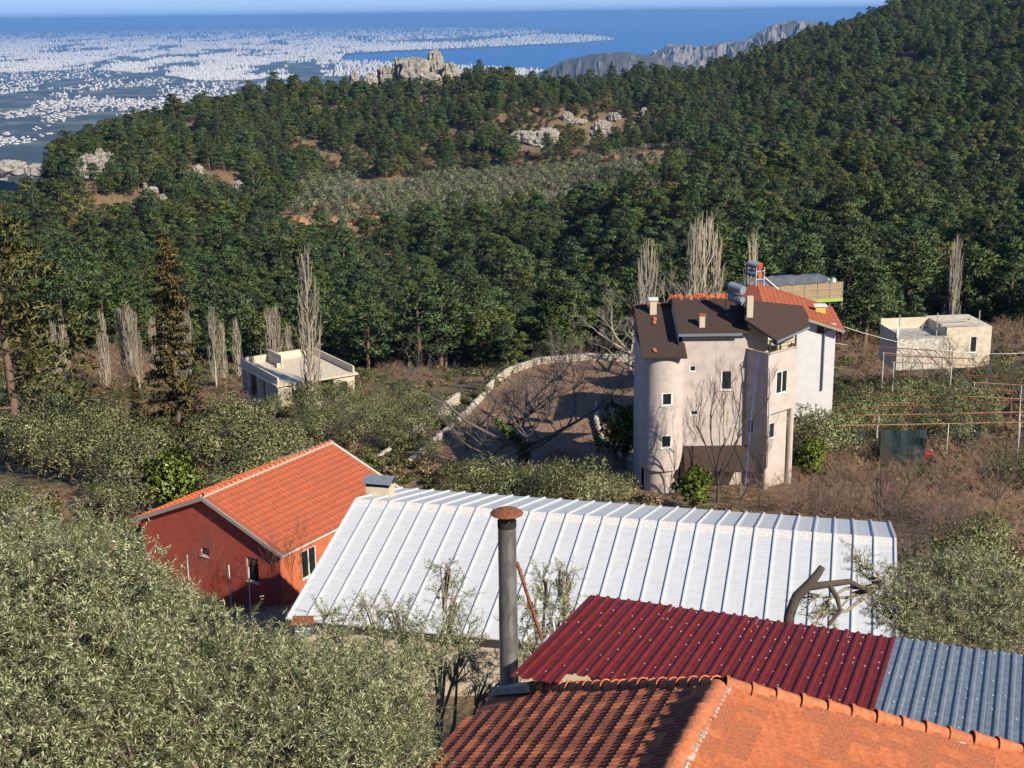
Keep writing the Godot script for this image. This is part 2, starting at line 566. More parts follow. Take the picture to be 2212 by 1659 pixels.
func block_mesh(kind: int) -> ArrayMesh:       # a unit building, 1 x 1 x 1 on its base: storeys as shadowed bands between balconies, stair house on the roof
	var b := MB.new()
	if kind == 2:                               # low house under a hipped roof
		b.col = Color(0.80, 0.79, 0.76)
		b.box(Vector3(-0.5, 0, -0.5), Vector3(0.5, 0.72, 0.5))
		b.col = Color(0.50, 0.40, 0.35)
		var e := [Vector3(-0.58, 0.72, 0.58), Vector3(0.58, 0.72, 0.58), Vector3(0.58, 0.72, -0.58), Vector3(-0.58, 0.72, -0.58)]
		var r0 := Vector3(-0.2, 1.0, 0)
		var r1 := Vector3(0.2, 1.0, 0)
		b.quad(e[0], e[1], r1, r0); b.quad(e[2], e[3], r0, r1); b.tri(e[1], e[2], r1); b.tri(e[3], e[0], r0)
		return b.mesh()
	var floors := 4 if kind == 0 else 7
	for f in floors:
		var y := float(f) / floors * 0.93
		var h := 0.93 / floors
		b.col = Color(0.30, 0.32, 0.36)
		b.box(Vector3(-0.46, y, -0.46), Vector3(0.46, y + h * 0.36, 0.46))
		b.col = Color(0.82, 0.80, 0.76)
		b.box(Vector3(-0.5, y + h * 0.36, -0.5), Vector3(0.5, y + h, 0.5))
	b.col = Color(0.78, 0.77, 0.74)
	b.box(Vector3(-0.2, 0.93, -0.15), Vector3(0.2, 1.0, 0.25))
	return b.mesh()

func build_far() -> void:
	var land := []
	for p in LAND:
		var q := on_plain(p)
		land.append(Vector2(q.x, q.z))
	var pm := mat_tex("plain_fields", tone_tex("field_tones", Color(0.018, 0.030, 0.022), Color(0.035, 0.050, 0.030), Color(0.13, 0.13, 0.085), 51, 0.016), 0.00045, 0.95)
	structure("coastal_plain", flat_sheet(land, PLAIN_Y), pm)
	var sm := mat_tex("sea_water", tone_tex("sea_tones", Color(0.008, 0.115, 0.38), Color(0.010, 0.125, 0.40), Color(0.012, 0.135, 0.43), 53, 0.01), 0.00012, 0.35)
	var sea := [Vector2(-60000, -165000), Vector2(130000, -165000), Vector2(60000, -3500), Vector2(-12000, -3500)]
	structure("sea", flat_sheet(sea, PLAIN_Y - 4.0), sm)
	# mountains by the sea
	var hm := mat_vertex("mountain_ground", 0.95)
	structure("limestone_mountain", ridge_mesh([Vector2(1330, 150), Vector2(1400, 122), Vector2(1440, 96), Vector2(1470, 98), Vector2(1500, 100), Vector2(1530, 96), Vector2(1562, 87), Vector2(1572, 92), Vector2(1590, 86), Vector2(1612, 72), Vector2(1645, 53), Vector2(1680, 44), Vector2(1722, 45), Vector2(1738, 58), Vector2(1752, 60), Vector2(1772, 51), Vector2(1795, 58), Vector2(1900, 60), Vector2(2100, 80)], 9500, 8100, 10800, PLAIN_Y, 95.0, 220, 70, 61, 0.5, Color(0.20, 0.19, 0.185), Color(0.075, 0.08, 0.07), 0.45), hm)
	structure("wooded_mountain", ridge_mesh([Vector2(1150, 165), Vector2(1185, 148), Vector2(1215, 131), Vector2(1260, 118), Vector2(1300, 112), Vector2(1345, 110), Vector2(1400, 119), Vector2(1450, 132), Vector2(1520, 150), Vector2(1600, 170)], 7600, 6300, 8700, PLAIN_Y, 55.0, 110, 30, 67, 0.30, Color(0.15, 0.14, 0.135), Color(0.06, 0.066, 0.058), 0.2), hm)
	structure("lower_hill", ridge_mesh([Vector2(-300, 330), Vector2(-60, 345), Vector2(0, 353), Vector2(60, 352), Vector2(105, 362), Vector2(150, 392), Vector2(230, 430), Vector2(330, 520)], 2600, 1900, 3600, PLAIN_Y, 40.0, 70, 40, 71, 0.10, Color(0.46, 0.44, 0.41), Color(0.030, 0.042, 0.024)), hm)
	# the city: dense, medium and scattered districts on the plain
	var places := []
	var cl := noise_of(81, 0.00042, 3)
	var cl2 := noise_of(83, 0.0013, 2)
	var zones := [
		[19000, [Vector2(-40, 88), Vector2(300, 80), Vector2(760, 92), Vector2(1060, 98), Vector2(860, 108), Vector2(745, 116), Vector2(700, 170), Vector2(420, 175), Vector2(380, 165), Vector2(200, 150), Vector2(-40, 158)], -0.04, 1],
		[2600, [Vector2(700, 96), Vector2(1000, 92), Vector2(1180, 74), Vector2(1310, 80), Vector2(1325, 86), Vector2(1250, 92), Vector2(950, 106), Vector2(790, 112)], -0.5, 1],
		[4200, [Vector2(-40, 66), Vector2(600, 58), Vector2(1150, 62), Vector2(1180, 74), Vector2(760, 92), Vector2(300, 80), Vector2(-40, 88)], -0.08, 1],
		[1500, [Vector2(740, 132), Vector2(990, 143), Vector2(1060, 146), Vector2(1160, 151), Vector2(1190, 163), Vector2(700, 165)], -0.6, 1],
		[1300, [Vector2(-40, 158), Vector2(200, 150), Vector2(420, 178), Vector2(640, 178), Vector2(480, 225), Vector2(-40, 235)], -0.05, 0],
		[700, [Vector2(-40, 225), Vector2(420, 205), Vector2(360, 240), Vector2(240, 290), Vector2(-40, 320)], -0.02, 2]]
	for zn in zones:
		var poly: Array = zn[1]
		var lo: Vector2 = poly[0]
		var hi: Vector2 = poly[0]
		for p in poly:
			lo = lo.min(p)
			hi = hi.max(p)
		var made := 0
		var tries := 0
		while made < zn[0] and tries < zn[0] * 8:
			tries += 1
			var p := Vector2(rr(lo.x, hi.x), rr(lo.y, hi.y))
			if not inside(p, poly): continue
			var q := on_plain(p)
			if -q.z > 70000.0: continue
			if not inside(Vector2(q.x, q.z), land): continue
			var k := cl.get_noise_2d(q.x * 1.6, q.z * 0.45) + 0.45 * cl2.get_noise_2d(q.x * 1.5, q.z * 0.5)
			if k < zn[2] + rr(-0.12, 0.12): continue
			var kind := 0
			var w := rr(8, 20)
			var h := rr(12, 26)
			var dd := -q.z
			if zn[3] == 1:
				kind = 1 if rng.randf() < 0.4 else 0
				h = rr(24, 52) if kind == 1 else rr(10, 22)
			elif zn[3] == 2 or rng.randf() < 0.5:
				kind = 2
				h = rr(6, 11)
				w = rr(10, 26)
			w *= clampf(dd / 20000.0, 0.8, 1.7)
			h *= clampf(dd / 24000.0, 0.8, 1.5)
			places.append([dd, kind, Transform3D(Basis(Vector3.UP, rr(-0.5, 0.5) + (0.0 if rng.randf() < 0.8 else 0.8)).scaled_local(Vector3(w, h, w * rr(0.6, 1.6))), q)])
			made += 1
	places.sort_custom(func(a, b): return a[0] < b[0])
	var blocks := [block_mesh(0), block_mesh(1), block_mesh(2)]
	var bm := mat_vertex("far_plaster", 0.8)
	var names := ["city_apartment_block", "city_tower_block", "villa_on_plain"]
	var labels := ["pale flat-roofed apartment block on the coastal plain", "tall pale tower block of the city on the plain", "small white house among trees on the coastal plain"]
	var groups := ["apartment blocks on the coastal plain", "tower blocks on the coastal plain", "white houses scattered on the plain"]
	var rest := [[], [], []]
	var shown := [0, 0, 0]
	for p in places:
		var k: int = p[1]
		var pv := proj(p[2].origin)
		if shown[k] < 280 and pv.x > 2 and pv.x < 2200 and seen_from_camera(p[2].origin + Vector3(0, 5, 0)):
			shown[k] += 1
			var o := part(names[k], blocks[k], bm, self, p[2])
			tag(o, labels[k], "building", groups[k])
		else:
			rest[k].append(p[2])
	var many := ["city_apartment_blocks", "city_tower_blocks", "villas_on_plain"]
	for k in 3:
		if rest[k].size() > 0:
			var o := multi(many[k], blocks[k], bm, rest[k], [], self)
			tag(o, ["mass of pale apartment blocks of the far city", "mass of pale tower blocks of the far city", "mass of small white houses on the plain"][k], "city", "", "stuff")

func seen_from_camera(p: Vector3) -> bool:      # not behind the hills in front
	var far := -p.z
	var d := 180.0
	while d < minf(far * 0.985, 1500.0):
		if p.y * d / far < height_at(p.x * d / far, -d) + 7.0: return false
		d *= 1.07
	return true

func multi(called: String, mesh: Mesh, m: Material, where: Array, colors: Array, parent: Node3D) -> MultiMeshInstance3D:
	var mm := MultiMesh.new()
	mm.transform_format = MultiMesh.TRANSFORM_3D
	mm.use_colors = colors.size() > 0
	mm.mesh = mesh
	mm.instance_count = where.size()
	for i in where.size():
		mm.set_instance_transform(i, where[i])
		if colors.size(): mm.set_instance_color(i, colors[i])
	var o := MultiMeshInstance3D.new()
	o.name = called if parent != self else numbered(called)
	o.multimesh = mm
	o.material_override = m
	parent.add_child(o, true)
	return o

# ---------------------------------------------------------------- trees
func tuft(b: MB, at: Vector3, out: Vector3, size: float, count: int, wide: float, col: Color, vary: float, soft: Vector3) -> void:
	# a bunch of narrow leaf-sized faces that point outwards from a twig end
	for i in count:
		var dir := (out * 0.9 + rdir()).normalized()
		var ln := size * rr(0.6, 1.15)
		var side := dir.cross(rdir()).normalized() * ln * wide
		var base := at + rdir() * size * 0.35
		var nn := (side.cross(dir).normalized())
		if nn.dot(soft) < 0: nn = -nn
		nn = (nn * 0.45 + soft * 0.85).normalized()
		b.col = col * rr(1.0 - vary, 1.0 + vary)
		b.col.a = 1.0
		b.trin(base - side, base + side, base + dir * ln, nn, nn, nn)

func pine_mesh(sd: int, h: float, spread: float, col: Color) -> Array:      # [trunk, crown]; a Turkish pine: irregular storeys of tufted boughs
	rng.seed = sd
	var tr := MB.new()
	tr.col = Color(0.16, 0.105, 0.075)
	var lean := Vector3(rr(-0.06, 0.06), 1, rr(-0.06, 0.06)) * h
	var pts := []
	var rad := []
	for i in 7:
		var t := i / 6.0
		pts.append(lean * t + Vector3(sin(t * 5 + sd) * 0.12, 0, cos(t * 4 + sd) * 0.12) * t)
		rad.append(lerpf(h * 0.020, h * 0.003, t))
	tr.tube(pts, rad, 5)
	var cr := MB.new()
	var lumps := 17
	for i in lumps:
		var t := lerpf(0.20, 0.97, pow((i + rr(0, 0.9)) / lumps, 0.85))
		var base := lean * t
		var prof := sin(clampf((1.10 - t) / 0.86, 0, 1) * PI * 0.58)
		var reach := spread * prof * rr(0.35, 0.85)
		var an := i * 2.4 + rr(-0.6, 0.6)
		var o := Vector3(cos(an), 0, sin(an))
		var c := base + o * reach + Vector3.UP * reach * rr(-0.05, 0.3)
		var lr := spread * rr(0.26, 0.44) * (0.72 + 0.42 * (1.0 - t))
		tr.tube([base - Vector3.UP * 0.25 * reach, base.lerp(c, 0.6) - Vector3.UP * 0.12 * reach, c], [h * 0.006, h * 0.004, h * 0.0015], 3, false)
		var shade := col * rr(0.75, 1.25)
		for k in int(20 + 26 * lr):
			var q := rdir()
			q.y = q.y * 0.75 + 0.3
			q = q.normalized()
			var at := c + q * lr * rr(0.7, 1.1) * Vector3(1.1, 0.7, 1.1)
			var soft := (q * 0.9 + (at - lean * (t - 0.15)).normalized() * 0.3 + Vector3.UP * 0.15).normalized()
			tuft(cr, at, (q * 0.6 + Vector3.UP * 0.7).normalized(), rr(0.34, 0.58), 9, 0.16, shade, 0.28, soft)
	return [tr.mesh(), cr.mesh()]

func leafy_crown(sd: int, r: Vector3, lift: float, lumps: int, tufts: int, size: float, wide: float, per: int, col: Color, col2: Color) -> Array:   # [trunk, crown] of a broad tree: lumps of leaf bunches on real limbs
	rng.seed = sd
	var tr := MB.new()
	tr.col = Color(0.11, 0.095, 0.08)
	var cr := MB.new()
	var fork := Vector3(rr(-0.1, 0.1), lift * 0.55, rr(-0.1, 0.1))
	tr.tube([Vector3(0, -0.3, 0), fork * 0.5 + Vector3(0.08, 0, 0.05), fork], [r.x * 0.11, r.x * 0.085, r.x * 0.075], 6)
	for i in lumps:
		var dir := rdir()
		dir.y = absf(dir.y) * 1.1 - 0.25
		var q := pow(rng.randf(), 0.45)
		var c := Vector3(0, lift + r.y * 0.45, 0) + dir.normalized() * r * Vector3(0.72, 0.62, 0.72) * q
		var lr := r.x * rr(0.28, 0.46)
		if i % 3 == 0: tr.tube([fork, fork.lerp(c, 0.5) + rdir() * 0.15, c], [r.x * 0.045, r.x * 0.028, r.x * 0.008], 4, false)
		for k in tufts:
			var o := rdir()
			o.y = o.y * 0.8 + 0.25
			o = o.normalized()
			var at := c + o * lr * rr(0.75, 1.1) * Vector3(1, 0.85, 1)
			var soft := (o * 0.8 + (at - Vector3(0, lift, 0)).normalized() * 0.5).normalized()
			tuft(cr, at, o, size * rr(0.7, 1.2), per, wide, col.lerp(col2, rng.randf()), 0.25, soft)
	return [tr.mesh(), cr.mesh()]

func twig_tree(sd: int, h: float, spread: float, levels: int, upright: float, col: Color, thick: float, kids: int, trunk_share := 0.3) -> Array:   # [trunk, branches] of a bare tree
	rng.seed = sd
	var tr := MB.new()
	tr.col = col
	var br := MB.new()
	br.col = col
	var top := Vector3(rr(-0.05, 0.05), 1, rr(-0.05, 0.05)) * h * trunk_share
	tr.tube([Vector3(0, -0.3, 0), top * 0.5 + Vector3(rr(-0.1, 0.1), 0, rr(-0.1, 0.1)) * h * 0.1, top], [thick, thick * 0.8, thick * 0.62], 6)
	var stack := []
	for k in kids:
		var an := TAU * k / kids + rr(-0.4, 0.4)
		var o := Vector3(cos(an) * spread, upright, sin(an) * spread).normalized()
		stack.append([top * rr(0.75, 1.0), o, h * (1.0 - trunk_share) * rr(0.5, 0.75), thick * 0.5, 0])
	while stack.size():
		var s: Array = stack.pop_back()
		var p: Vector3 = s[0]
		var dir: Vector3 = s[1]
		var ln: float = s[2]
		var w: float = s[3]
		var lv: int = s[4]
		var pts := [p]
		var rad := [w]
		var seg := 3
		for i in seg:
			dir = (dir + rdir() * 0.24 + Vector3.UP * 0.10 * upright).normalized()
			p += dir * ln / seg
			pts.append(p)
			rad.append(maxf(lerpf(w, w * 0.5, (i + 1.0) / seg), 0.006))
		br.tube(pts, rad, 4 if lv == 0 else 3, false)
		if lv < levels:
			var nk := 3 if lv < levels - 1 else 4
			for k in nk:
				var q := rr(0.35, 1.0)
				var at: Vector3 = pts[0].lerp(pts[1], q * 3.0) if q < 0.333 else (pts[1].lerp(pts[2], q * 3.0 - 1.0) if q < 0.666 else pts[2].lerp(pts[3], q * 3.0 - 2.0))
				var side := (rdir() * Vector3(1, 0.5, 1) * spread * 1.2 + dir * 0.9 + Vector3.UP * 0.45 * upright).normalized()
				stack.append([at, side, ln * rr(0.45, 0.7), w * 0.48, lv + 1])
	return [tr.mesh(), br.mesh()]

func poplar_mesh(sd: int, h: float) -> Array:       # bare Lombardy poplar: a column of steep whips
	rng.seed = sd
	var tr := MB.new()
	tr.col = Color(0.40, 0.36, 0.30)
	tr.tube([Vector3(0, -0.3, 0), Vector3(0, h * 0.35, 0), Vector3(0, h * 0.7, 0), Vector3(rr(-0.1, 0.1), h, 0)], [h * 0.012, h * 0.009, h * 0.005, 0.01], 5)
	var br := MB.new()
	for i in 95:
		var tt := lerpf(0.22, 1.0, pow(rng.randf(), 0.8))
		var an := rr(0, TAU)
		var o := Vector3(cos(an), 0, sin(an))
		var wide := h * 0.085 * sqrt(maxf(0.02, 1.0 - pow((tt - 0.48) / 0.56, 2.0))) * pow(rng.randf(), 0.45)
		var t0 := maxf(0.05, tt - rr(0.16, 0.36))
		br.col = Color(0.34, 0.30, 0.235) * rr(0.6, 1.35)
		var p0 := Vector3(0, h * t0, 0)
		var p2 := o * wide + Vector3(0, h * tt, 0)
		var p1 := p0.lerp(p2, 0.4) + o * wide * 0.35
		br.tube([p0, p1, p2], [0.05, 0.034, 0.010], 3, false)
		for k in 3:
			var s := p1.lerp(p2, rr(-0.4, 0.75))
			br.tube([s, s + (o * rr(-0.05, 0.2) + Vector3.UP + rdir() * 0.2) * h * rr(0.04, 0.09)], [0.016, 0.007], 3, false)
	return [tr.mesh(), br.mesh()]

var pines: Array = []
var tree_mats := {}

func plant(called: String, label: String, category: String, parts: Array, names: Array, mats: Array, at: Vector3, turn: float, scale: Vector3, group: String) -> Node3D:
	var o := thing(called, label, category, at, turn, group)
	o.scale = scale
	for k in parts.size(): part(names[k], parts[k], mats[k], o)
	return o

func build_trees() -> void:
	var leaf := mat_leaf("needles", Color(0.12, 0.16, 0.05), 0.7)
	var oleaf := mat_leaf("olive_leaves", Color(0.13, 0.14, 0.06), 0.4)
	var bark := mat_vertex("bark", 0.95)
	for i in 6:
		pines.append(pine_mesh(100 + i, [12.0, 13.5, 10.5, 15.0, 11.5, 9.0][i], [3.3, 3.4, 3.0, 3.6, 3.6, 3.0][i], [Color(0.110, 0.161, 0.049), Color(0.088, 0.140, 0.054), Color(0.137, 0.181, 0.049), Color(0.098, 0.156, 0.059), Color(0.149, 0.190, 0.051), Color(0.117, 0.166, 0.046)][i]))
	rng.seed = 500
	var spots := []
	var dens := noise_of(91, 0.016, 3)
	var d := 195.0
	while d < 1480.0:
		var step := lerpf(5.2, 6.6, clampf((d - 200.0) / 900.0, 0, 1))
		var x := -0.46 * d
		while x < 0.46 * d:
			var p := Vector3(x + rr(-0.5, 0.5) * step, 0, -d + rr(-0.5, 0.5) * step)
			x += step
			p.y = height_at(p.x, p.z)
			var pv := proj(p)
			var dd := -p.z
			if pv.x < -120 or pv.x > 2330: continue
			if dd < 200.0 + 12.0 * smoothstep(1300.0, 300.0, pv.x) - 40.0 * smoothstep(1600, 2000, pv.x) + 14.0 * dens.get_noise_2d(p.x * 2.0, p.z): continue
			if dd > 380.0 and dd < 780.0 and inside(pv, TERRACE): continue
			if dd > 600.0 and dd < 1010.0 and inside(pv, SCRUB) and dens.get_noise_2d(p.x * 3.0, p.z * 3.0) < 0.22: continue
			if pv.distance_to(Vector2(915, 150)) < 46.0 and dd > 940.0: continue
			if dens.get_noise_2d(p.x, p.z) < -0.42: continue
			if near_rock(pv, dd): continue
			if not crest_visible(p): continue
			spots.append(p)
		d += step
	spots.sort_custom(func(a, b): return a.z > b.z)
	var rest := []
	var tints := []
	for i in 6:
		rest.append([])
		tints.append([])
	var shown := 0
	for p in spots:
		var k := rng.randi() % 6
		var sc := rr(0.55, 1.0) if rng.randf() < 0.8 else rr(0.32, 0.6)
		if rng.randf() < 0.08: sc = rr(1.0, 1.22)
		var wide := sc * rr(1.1, 1.6)
		var pv := proj(p + Vector3(0, 6, 0))
		if shown < 300 and pv.x > 0 and pv.x < 2212 and pv.y > 0:
			shown += 1
			plant("pine_tree", "dark green pine of the forest nearest to the village houses", "tree", pines[k], ["trunk", "crown"], [bark, leaf], p, rr(0, TAU), Vector3(wide, sc, wide), "pines at the near edge of the forest")
		else:
			rest[k].append(Transform3D(Basis(Vector3.UP, rr(0, TAU)).scaled_local(Vector3(wide, sc, wide)), p))
			var g := rr(0.62, 1.3)
			tints[k].append(Color(g * rr(0.82, 1.2), g, g * rr(0.8, 1.15)))
	print("pines ", spots.size())
	for k in 6:
		var o := Node3D.new()
		o.name = numbered("pine_forest")
		add_child(o)
		tag(o, "dense pine forest covering the opposite hillsides", "forest", "", "stuff")
		multi("trunks", pines[k][0], bark, rest[k], [], o)
		multi("crowns", pines[k][1], leaf, rest[k], tints[k], o)

func crest_visible(p: Vector3) -> bool:         # leaves out what stands well behind a crest
	var top := p + Vector3(0, 16, 0)
	var far := -p.z
	var d := maxf(far - 400.0, 180.0)
	while d < far - 30.0:
		if top.y * d / far < height_at(top.x * d / far, -d) + 3.0: return false
		d += 40.0
	return true

# ---------------------------------------------------------------- houses
func wpart(called: String, b: MB, m: Material, parent: Node3D) -> MeshInstance3D:      # geometry given in world coordinates
	return part(called, b.mesh(), m, parent, parent.global_transform.affine_inverse())
func wall(b: MB, o: Vector3, rt: Vector3, w: float, h: float, holes: Array, deep := 0.16) -> void:    # o: lower left corner seen from outside; holes: [x0, y0, x1, y1]
	var nn := rt.cross(Vector3.UP).normalized()
	var xs := [0.0, w]
	var ys := [0.0, h]
	for q in holes:
		xs.append_array([q[0], q[2]])
		ys.append_array([q[1], q[3]])
	xs.sort()
	ys.sort()
	for i in xs.size() - 1:
		for k in ys.size() - 1:
			if xs[i + 1] - xs[i] < 0.001 or ys[k + 1] - ys[k] < 0.001: continue
			var c := Vector2((xs[i] + xs[i + 1]) / 2, (ys[k] + ys[k + 1]) / 2)
			var cut := false
			for q in holes:
				if c.x > q[0] and c.x < q[2] and c.y > q[1] and c.y < q[3]: cut = true
			if not cut:
				b.quad(o + rt * xs[i] + Vector3.UP * ys[k], o + rt * xs[i + 1] + Vector3.UP * ys[k], o + rt * xs[i + 1] + Vector3.UP * ys[k + 1], o + rt * xs[i] + Vector3.UP * ys[k + 1])
	for q in holes:
		var a: Vector3 = o + rt * q[0] + Vector3.UP * q[1]
		var c: Vector3 = o + rt * q[2] + Vector3.UP * q[1]
		var d: Vector3 = o + rt * q[2] + Vector3.UP * q[3]
		var e: Vector3 = o + rt * q[0] + Vector3.UP * q[3]
		var i := -nn * deep
		b.quad(a, a + i, c + i, c); b.quad(c, c + i, d + i, d); b.quad(d, d + i, e + i, e); b.quad(e, e + i, a + i, a)
func window(parent: Node3D, o: Vector3, rt: Vector3, q: Array, panes: int, frame: Material, deep := 0.12, sill := true, t := 0.06) -> void:
	# sits in the hole q of the wall that starts at o; frame, panes and sill are parts
	var nn := rt.cross(Vector3.UP).normalized()
	var x := Transform3D(Basis(rt, Vector3.UP, nn), o - nn * deep)
	var f := MB.new()
	f.box(Vector3(q[0], q[1], 0), Vector3(q[2], q[1] + t, 0.06), x)
	f.box(Vector3(q[0], q[3] - t, 0), Vector3(q[2], q[3], 0.06), x)
	f.box(Vector3(q[0], q[1] + t, 0), Vector3(q[0] + t, q[3] - t, 0.06), x)
	f.box(Vector3(q[2] - t, q[1] + t, 0), Vector3(q[2], q[3] - t, 0.06), x)
	var step: float = (q[2] - q[0] - 2 * t) / panes
	for k in range(1, panes):
		var c: float = q[0] + t + step * k
		f.box(Vector3(c - t * 0.6, q[1] + t, 0.004), Vector3(c + t * 0.6, q[3] - t, 0.064), x)
	var w := wpart("window", f, frame, parent)
	for k in panes:
		var g := MB.new()
		g.box(Vector3(q[0] + t + step * k, q[1] + t, 0.02), Vector3(q[0] + t + step * (k + 1), q[3] - t, 0.028), x)
		wpart("pane", g, M.glass, w)
	if sill:
		var s := MB.new()
		s.box(Vector3(q[0] - 0.06, q[1] - 0.05, 0), Vector3(q[2] + 0.06, q[1] - 0.002, deep + 0.07), x)
		wpart("sill", s, M.white_stone, w)

func house_materials() -> void:
	var g := mat("glass", Color(0.02, 0.03, 0.035), 0.05)
	g.transparency = BaseMaterial3D.TRANSPARENCY_ALPHA
	g.albedo_color.a = 0.45
	mat_tex("white_stone", tone_tex("white_stone_t", Color(0.5, 0.49, 0.46), Color(0.62, 0.6, 0.57), Color(0.7, 0.68, 0.65), 201, 0.03), 0.8, 0.7)
	mat("white_frame", Color(0.75, 0.75, 0.74), 0.35)
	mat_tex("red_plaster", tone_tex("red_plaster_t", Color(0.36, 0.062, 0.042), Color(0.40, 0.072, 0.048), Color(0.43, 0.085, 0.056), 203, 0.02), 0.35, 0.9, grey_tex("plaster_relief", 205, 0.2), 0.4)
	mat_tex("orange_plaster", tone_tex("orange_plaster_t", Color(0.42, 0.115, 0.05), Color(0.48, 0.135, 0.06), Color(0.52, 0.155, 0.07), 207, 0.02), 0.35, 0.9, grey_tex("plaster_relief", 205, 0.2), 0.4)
	mat_tex("pink_plaster", tone_tex("pink_plaster_t", Color(0.43, 0.375, 0.35), Color(0.48, 0.42, 0.395), Color(0.50, 0.44, 0.415), 209, 0.015), 0.25, 0.9, grey_tex("plaster_relief", 205, 0.2), 0.4)
	mat_tex("white_plaster", tone_tex("white_plaster_t", Color(0.64, 0.64, 0.66), Color(0.67, 0.67, 0.69), Color(0.69, 0.69, 0.71), 211, 0.015), 0.25, 0.9)
	mat_tex("concrete", tone_tex("concrete_t", Color(0.50, 0.435, 0.335), Color(0.57, 0.50, 0.39), Color(0.62, 0.55, 0.44), 213, 0.02), 0.25, 0.92, grey_tex("plaster_relief", 205, 0.2), 0.6)
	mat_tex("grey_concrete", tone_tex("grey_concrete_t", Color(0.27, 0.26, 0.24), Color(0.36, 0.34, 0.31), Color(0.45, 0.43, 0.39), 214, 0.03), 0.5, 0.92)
	mat_tex("brown_felt", tone_tex("felt_t", Color(0.034, 0.020, 0.016), Color(0.046, 0.028, 0.022), Color(0.058, 0.036, 0.028), 215, 0.05), 0.6, 0.95, grey_tex("felt_relief", 216, 0.3), 0.8)
	mat_tex("clay", tone_tex("clay_t", Color(0.40, 0.115, 0.045), Color(0.50, 0.155, 0.062), Color(0.56, 0.20, 0.09), 217, 0.02), 1.7, 0.8, grey_tex("plaster_relief", 205, 0.2), 0.5)
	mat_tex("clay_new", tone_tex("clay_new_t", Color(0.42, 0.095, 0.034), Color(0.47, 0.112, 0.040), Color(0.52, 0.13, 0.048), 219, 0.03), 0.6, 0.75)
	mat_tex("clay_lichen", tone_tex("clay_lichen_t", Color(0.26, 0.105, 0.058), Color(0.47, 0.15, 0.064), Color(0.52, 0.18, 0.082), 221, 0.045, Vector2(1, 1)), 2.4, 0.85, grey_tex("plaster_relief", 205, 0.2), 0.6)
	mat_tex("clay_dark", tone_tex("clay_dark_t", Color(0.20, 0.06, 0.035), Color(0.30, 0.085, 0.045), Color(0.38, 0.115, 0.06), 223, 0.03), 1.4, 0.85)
	mat_tex("mortar", tone_tex("mortar_t", Color(0.42, 0.38, 0.32), Color(0.56, 0.51, 0.44), Color(0.64, 0.59, 0.52), 225, 0.04), 2.0, 0.95, grey_tex("felt_relief", 216, 0.3), 1.2)
	mat_tex("weathered_wood", tone_tex("wood_t", Color(0.22, 0.21, 0.19), Color(0.34, 0.33, 0.30), Color(0.42, 0.41, 0.38), 227, 0.03, Vector2(1, 0.12)), 1.0, 0.9)
	var wm := mat_tex("white_sheet", tone_tex("white_sheet_t", Color(0.50, 0.525, 0.54), Color(0.545, 0.57, 0.585), Color(0.575, 0.60, 0.615), 229, 0.01, Vector2(1, 0.15)), 0.35, 0.42)
	wm.metallic_specular = 0.5
	mat_tex("red_sheet", tone_tex("red_sheet_t", Color(0.12, 0.012, 0.010), Color(0.14, 0.0145, 0.0115), Color(0.165, 0.019, 0.014), 231, 0.02), 0.9, 0.45)
	M.red_sheet.metallic_specular = 0.3
	mat_tex("blue_sheet", tone_tex("blue_sheet_t", Color(0.13, 0.165, 0.20), Color(0.16, 0.195, 0.23), Color(0.19, 0.225, 0.26), 233, 0.02), 0.9, 0.42)
	var zn := mat_tex("zinc", tone_tex("zinc_t", Color(0.25, 0.26, 0.235), Color(0.36, 0.38, 0.375), Color(0.43, 0.455, 0.455), 235, 0.008, Vector2(0.2, 1)), 0.7, 0.36)
	zn.metallic = 0.7
	mat_tex("rust", tone_tex("rust_t", Color(0.10, 0.032, 0.018), Color(0.20, 0.062, 0.028), Color(0.30, 0.11, 0.05), 237, 0.03), 2.0, 0.85)
	mat_tex("rust_pale", tone_tex("rust_pale_t", Color(0.22, 0.085, 0.045), Color(0.34, 0.16, 0.09), Color(0.45, 0.30, 0.20), 238, 0.03), 2.0, 0.85)
	mat_tex("stone", tone_tex("stone_t", Color(0.30, 0.27, 0.22), Color(0.45, 0.41, 0.34), Color(0.56, 0.52, 0.44), 239, 0.03), 0.7, 0.95, grey_tex("felt_relief", 216, 0.3), 4.0)
	mat_tex("limestone", tone_tex("limestone_t", Color(0.13, 0.12, 0.105), Color(0.31, 0.29, 0.255), Color(0.43, 0.41, 0.37), 241, 0.02), 0.12, 0.95, grey_tex("felt_relief", 216, 0.3), 30.0)
	mat("soot", Color(0.02, 0.018, 0.016), 0.9)
	mat("dark_iron", Color(0.03, 0.03, 0.03), 0.6)
	mat("tank_paint", Color(0.22, 0.26, 0.30), 0.4)
	mat("tank_red", Color(0.60, 0.05, 0.025), 0.45)
	mat("tank_orange", Color(0.62, 0.13, 0.03), 0.45)
	mat("white_paint", Color(0.70, 0.70, 0.68), 0.5)
	mat("yellow_plaster", Color(0.62, 0.43, 0.10), 0.85)
	mat("cream_plaster", Color(0.52, 0.45, 0.34), 0.9)
	mat("lime", Color(0.30, 0.42, 0.08), 0.7)
	mat("blue_hose", Color(0.05, 0.12, 0.45), 0.5)
	mat("green_net", Color(0.009, 0.026, 0.030), 0.85)

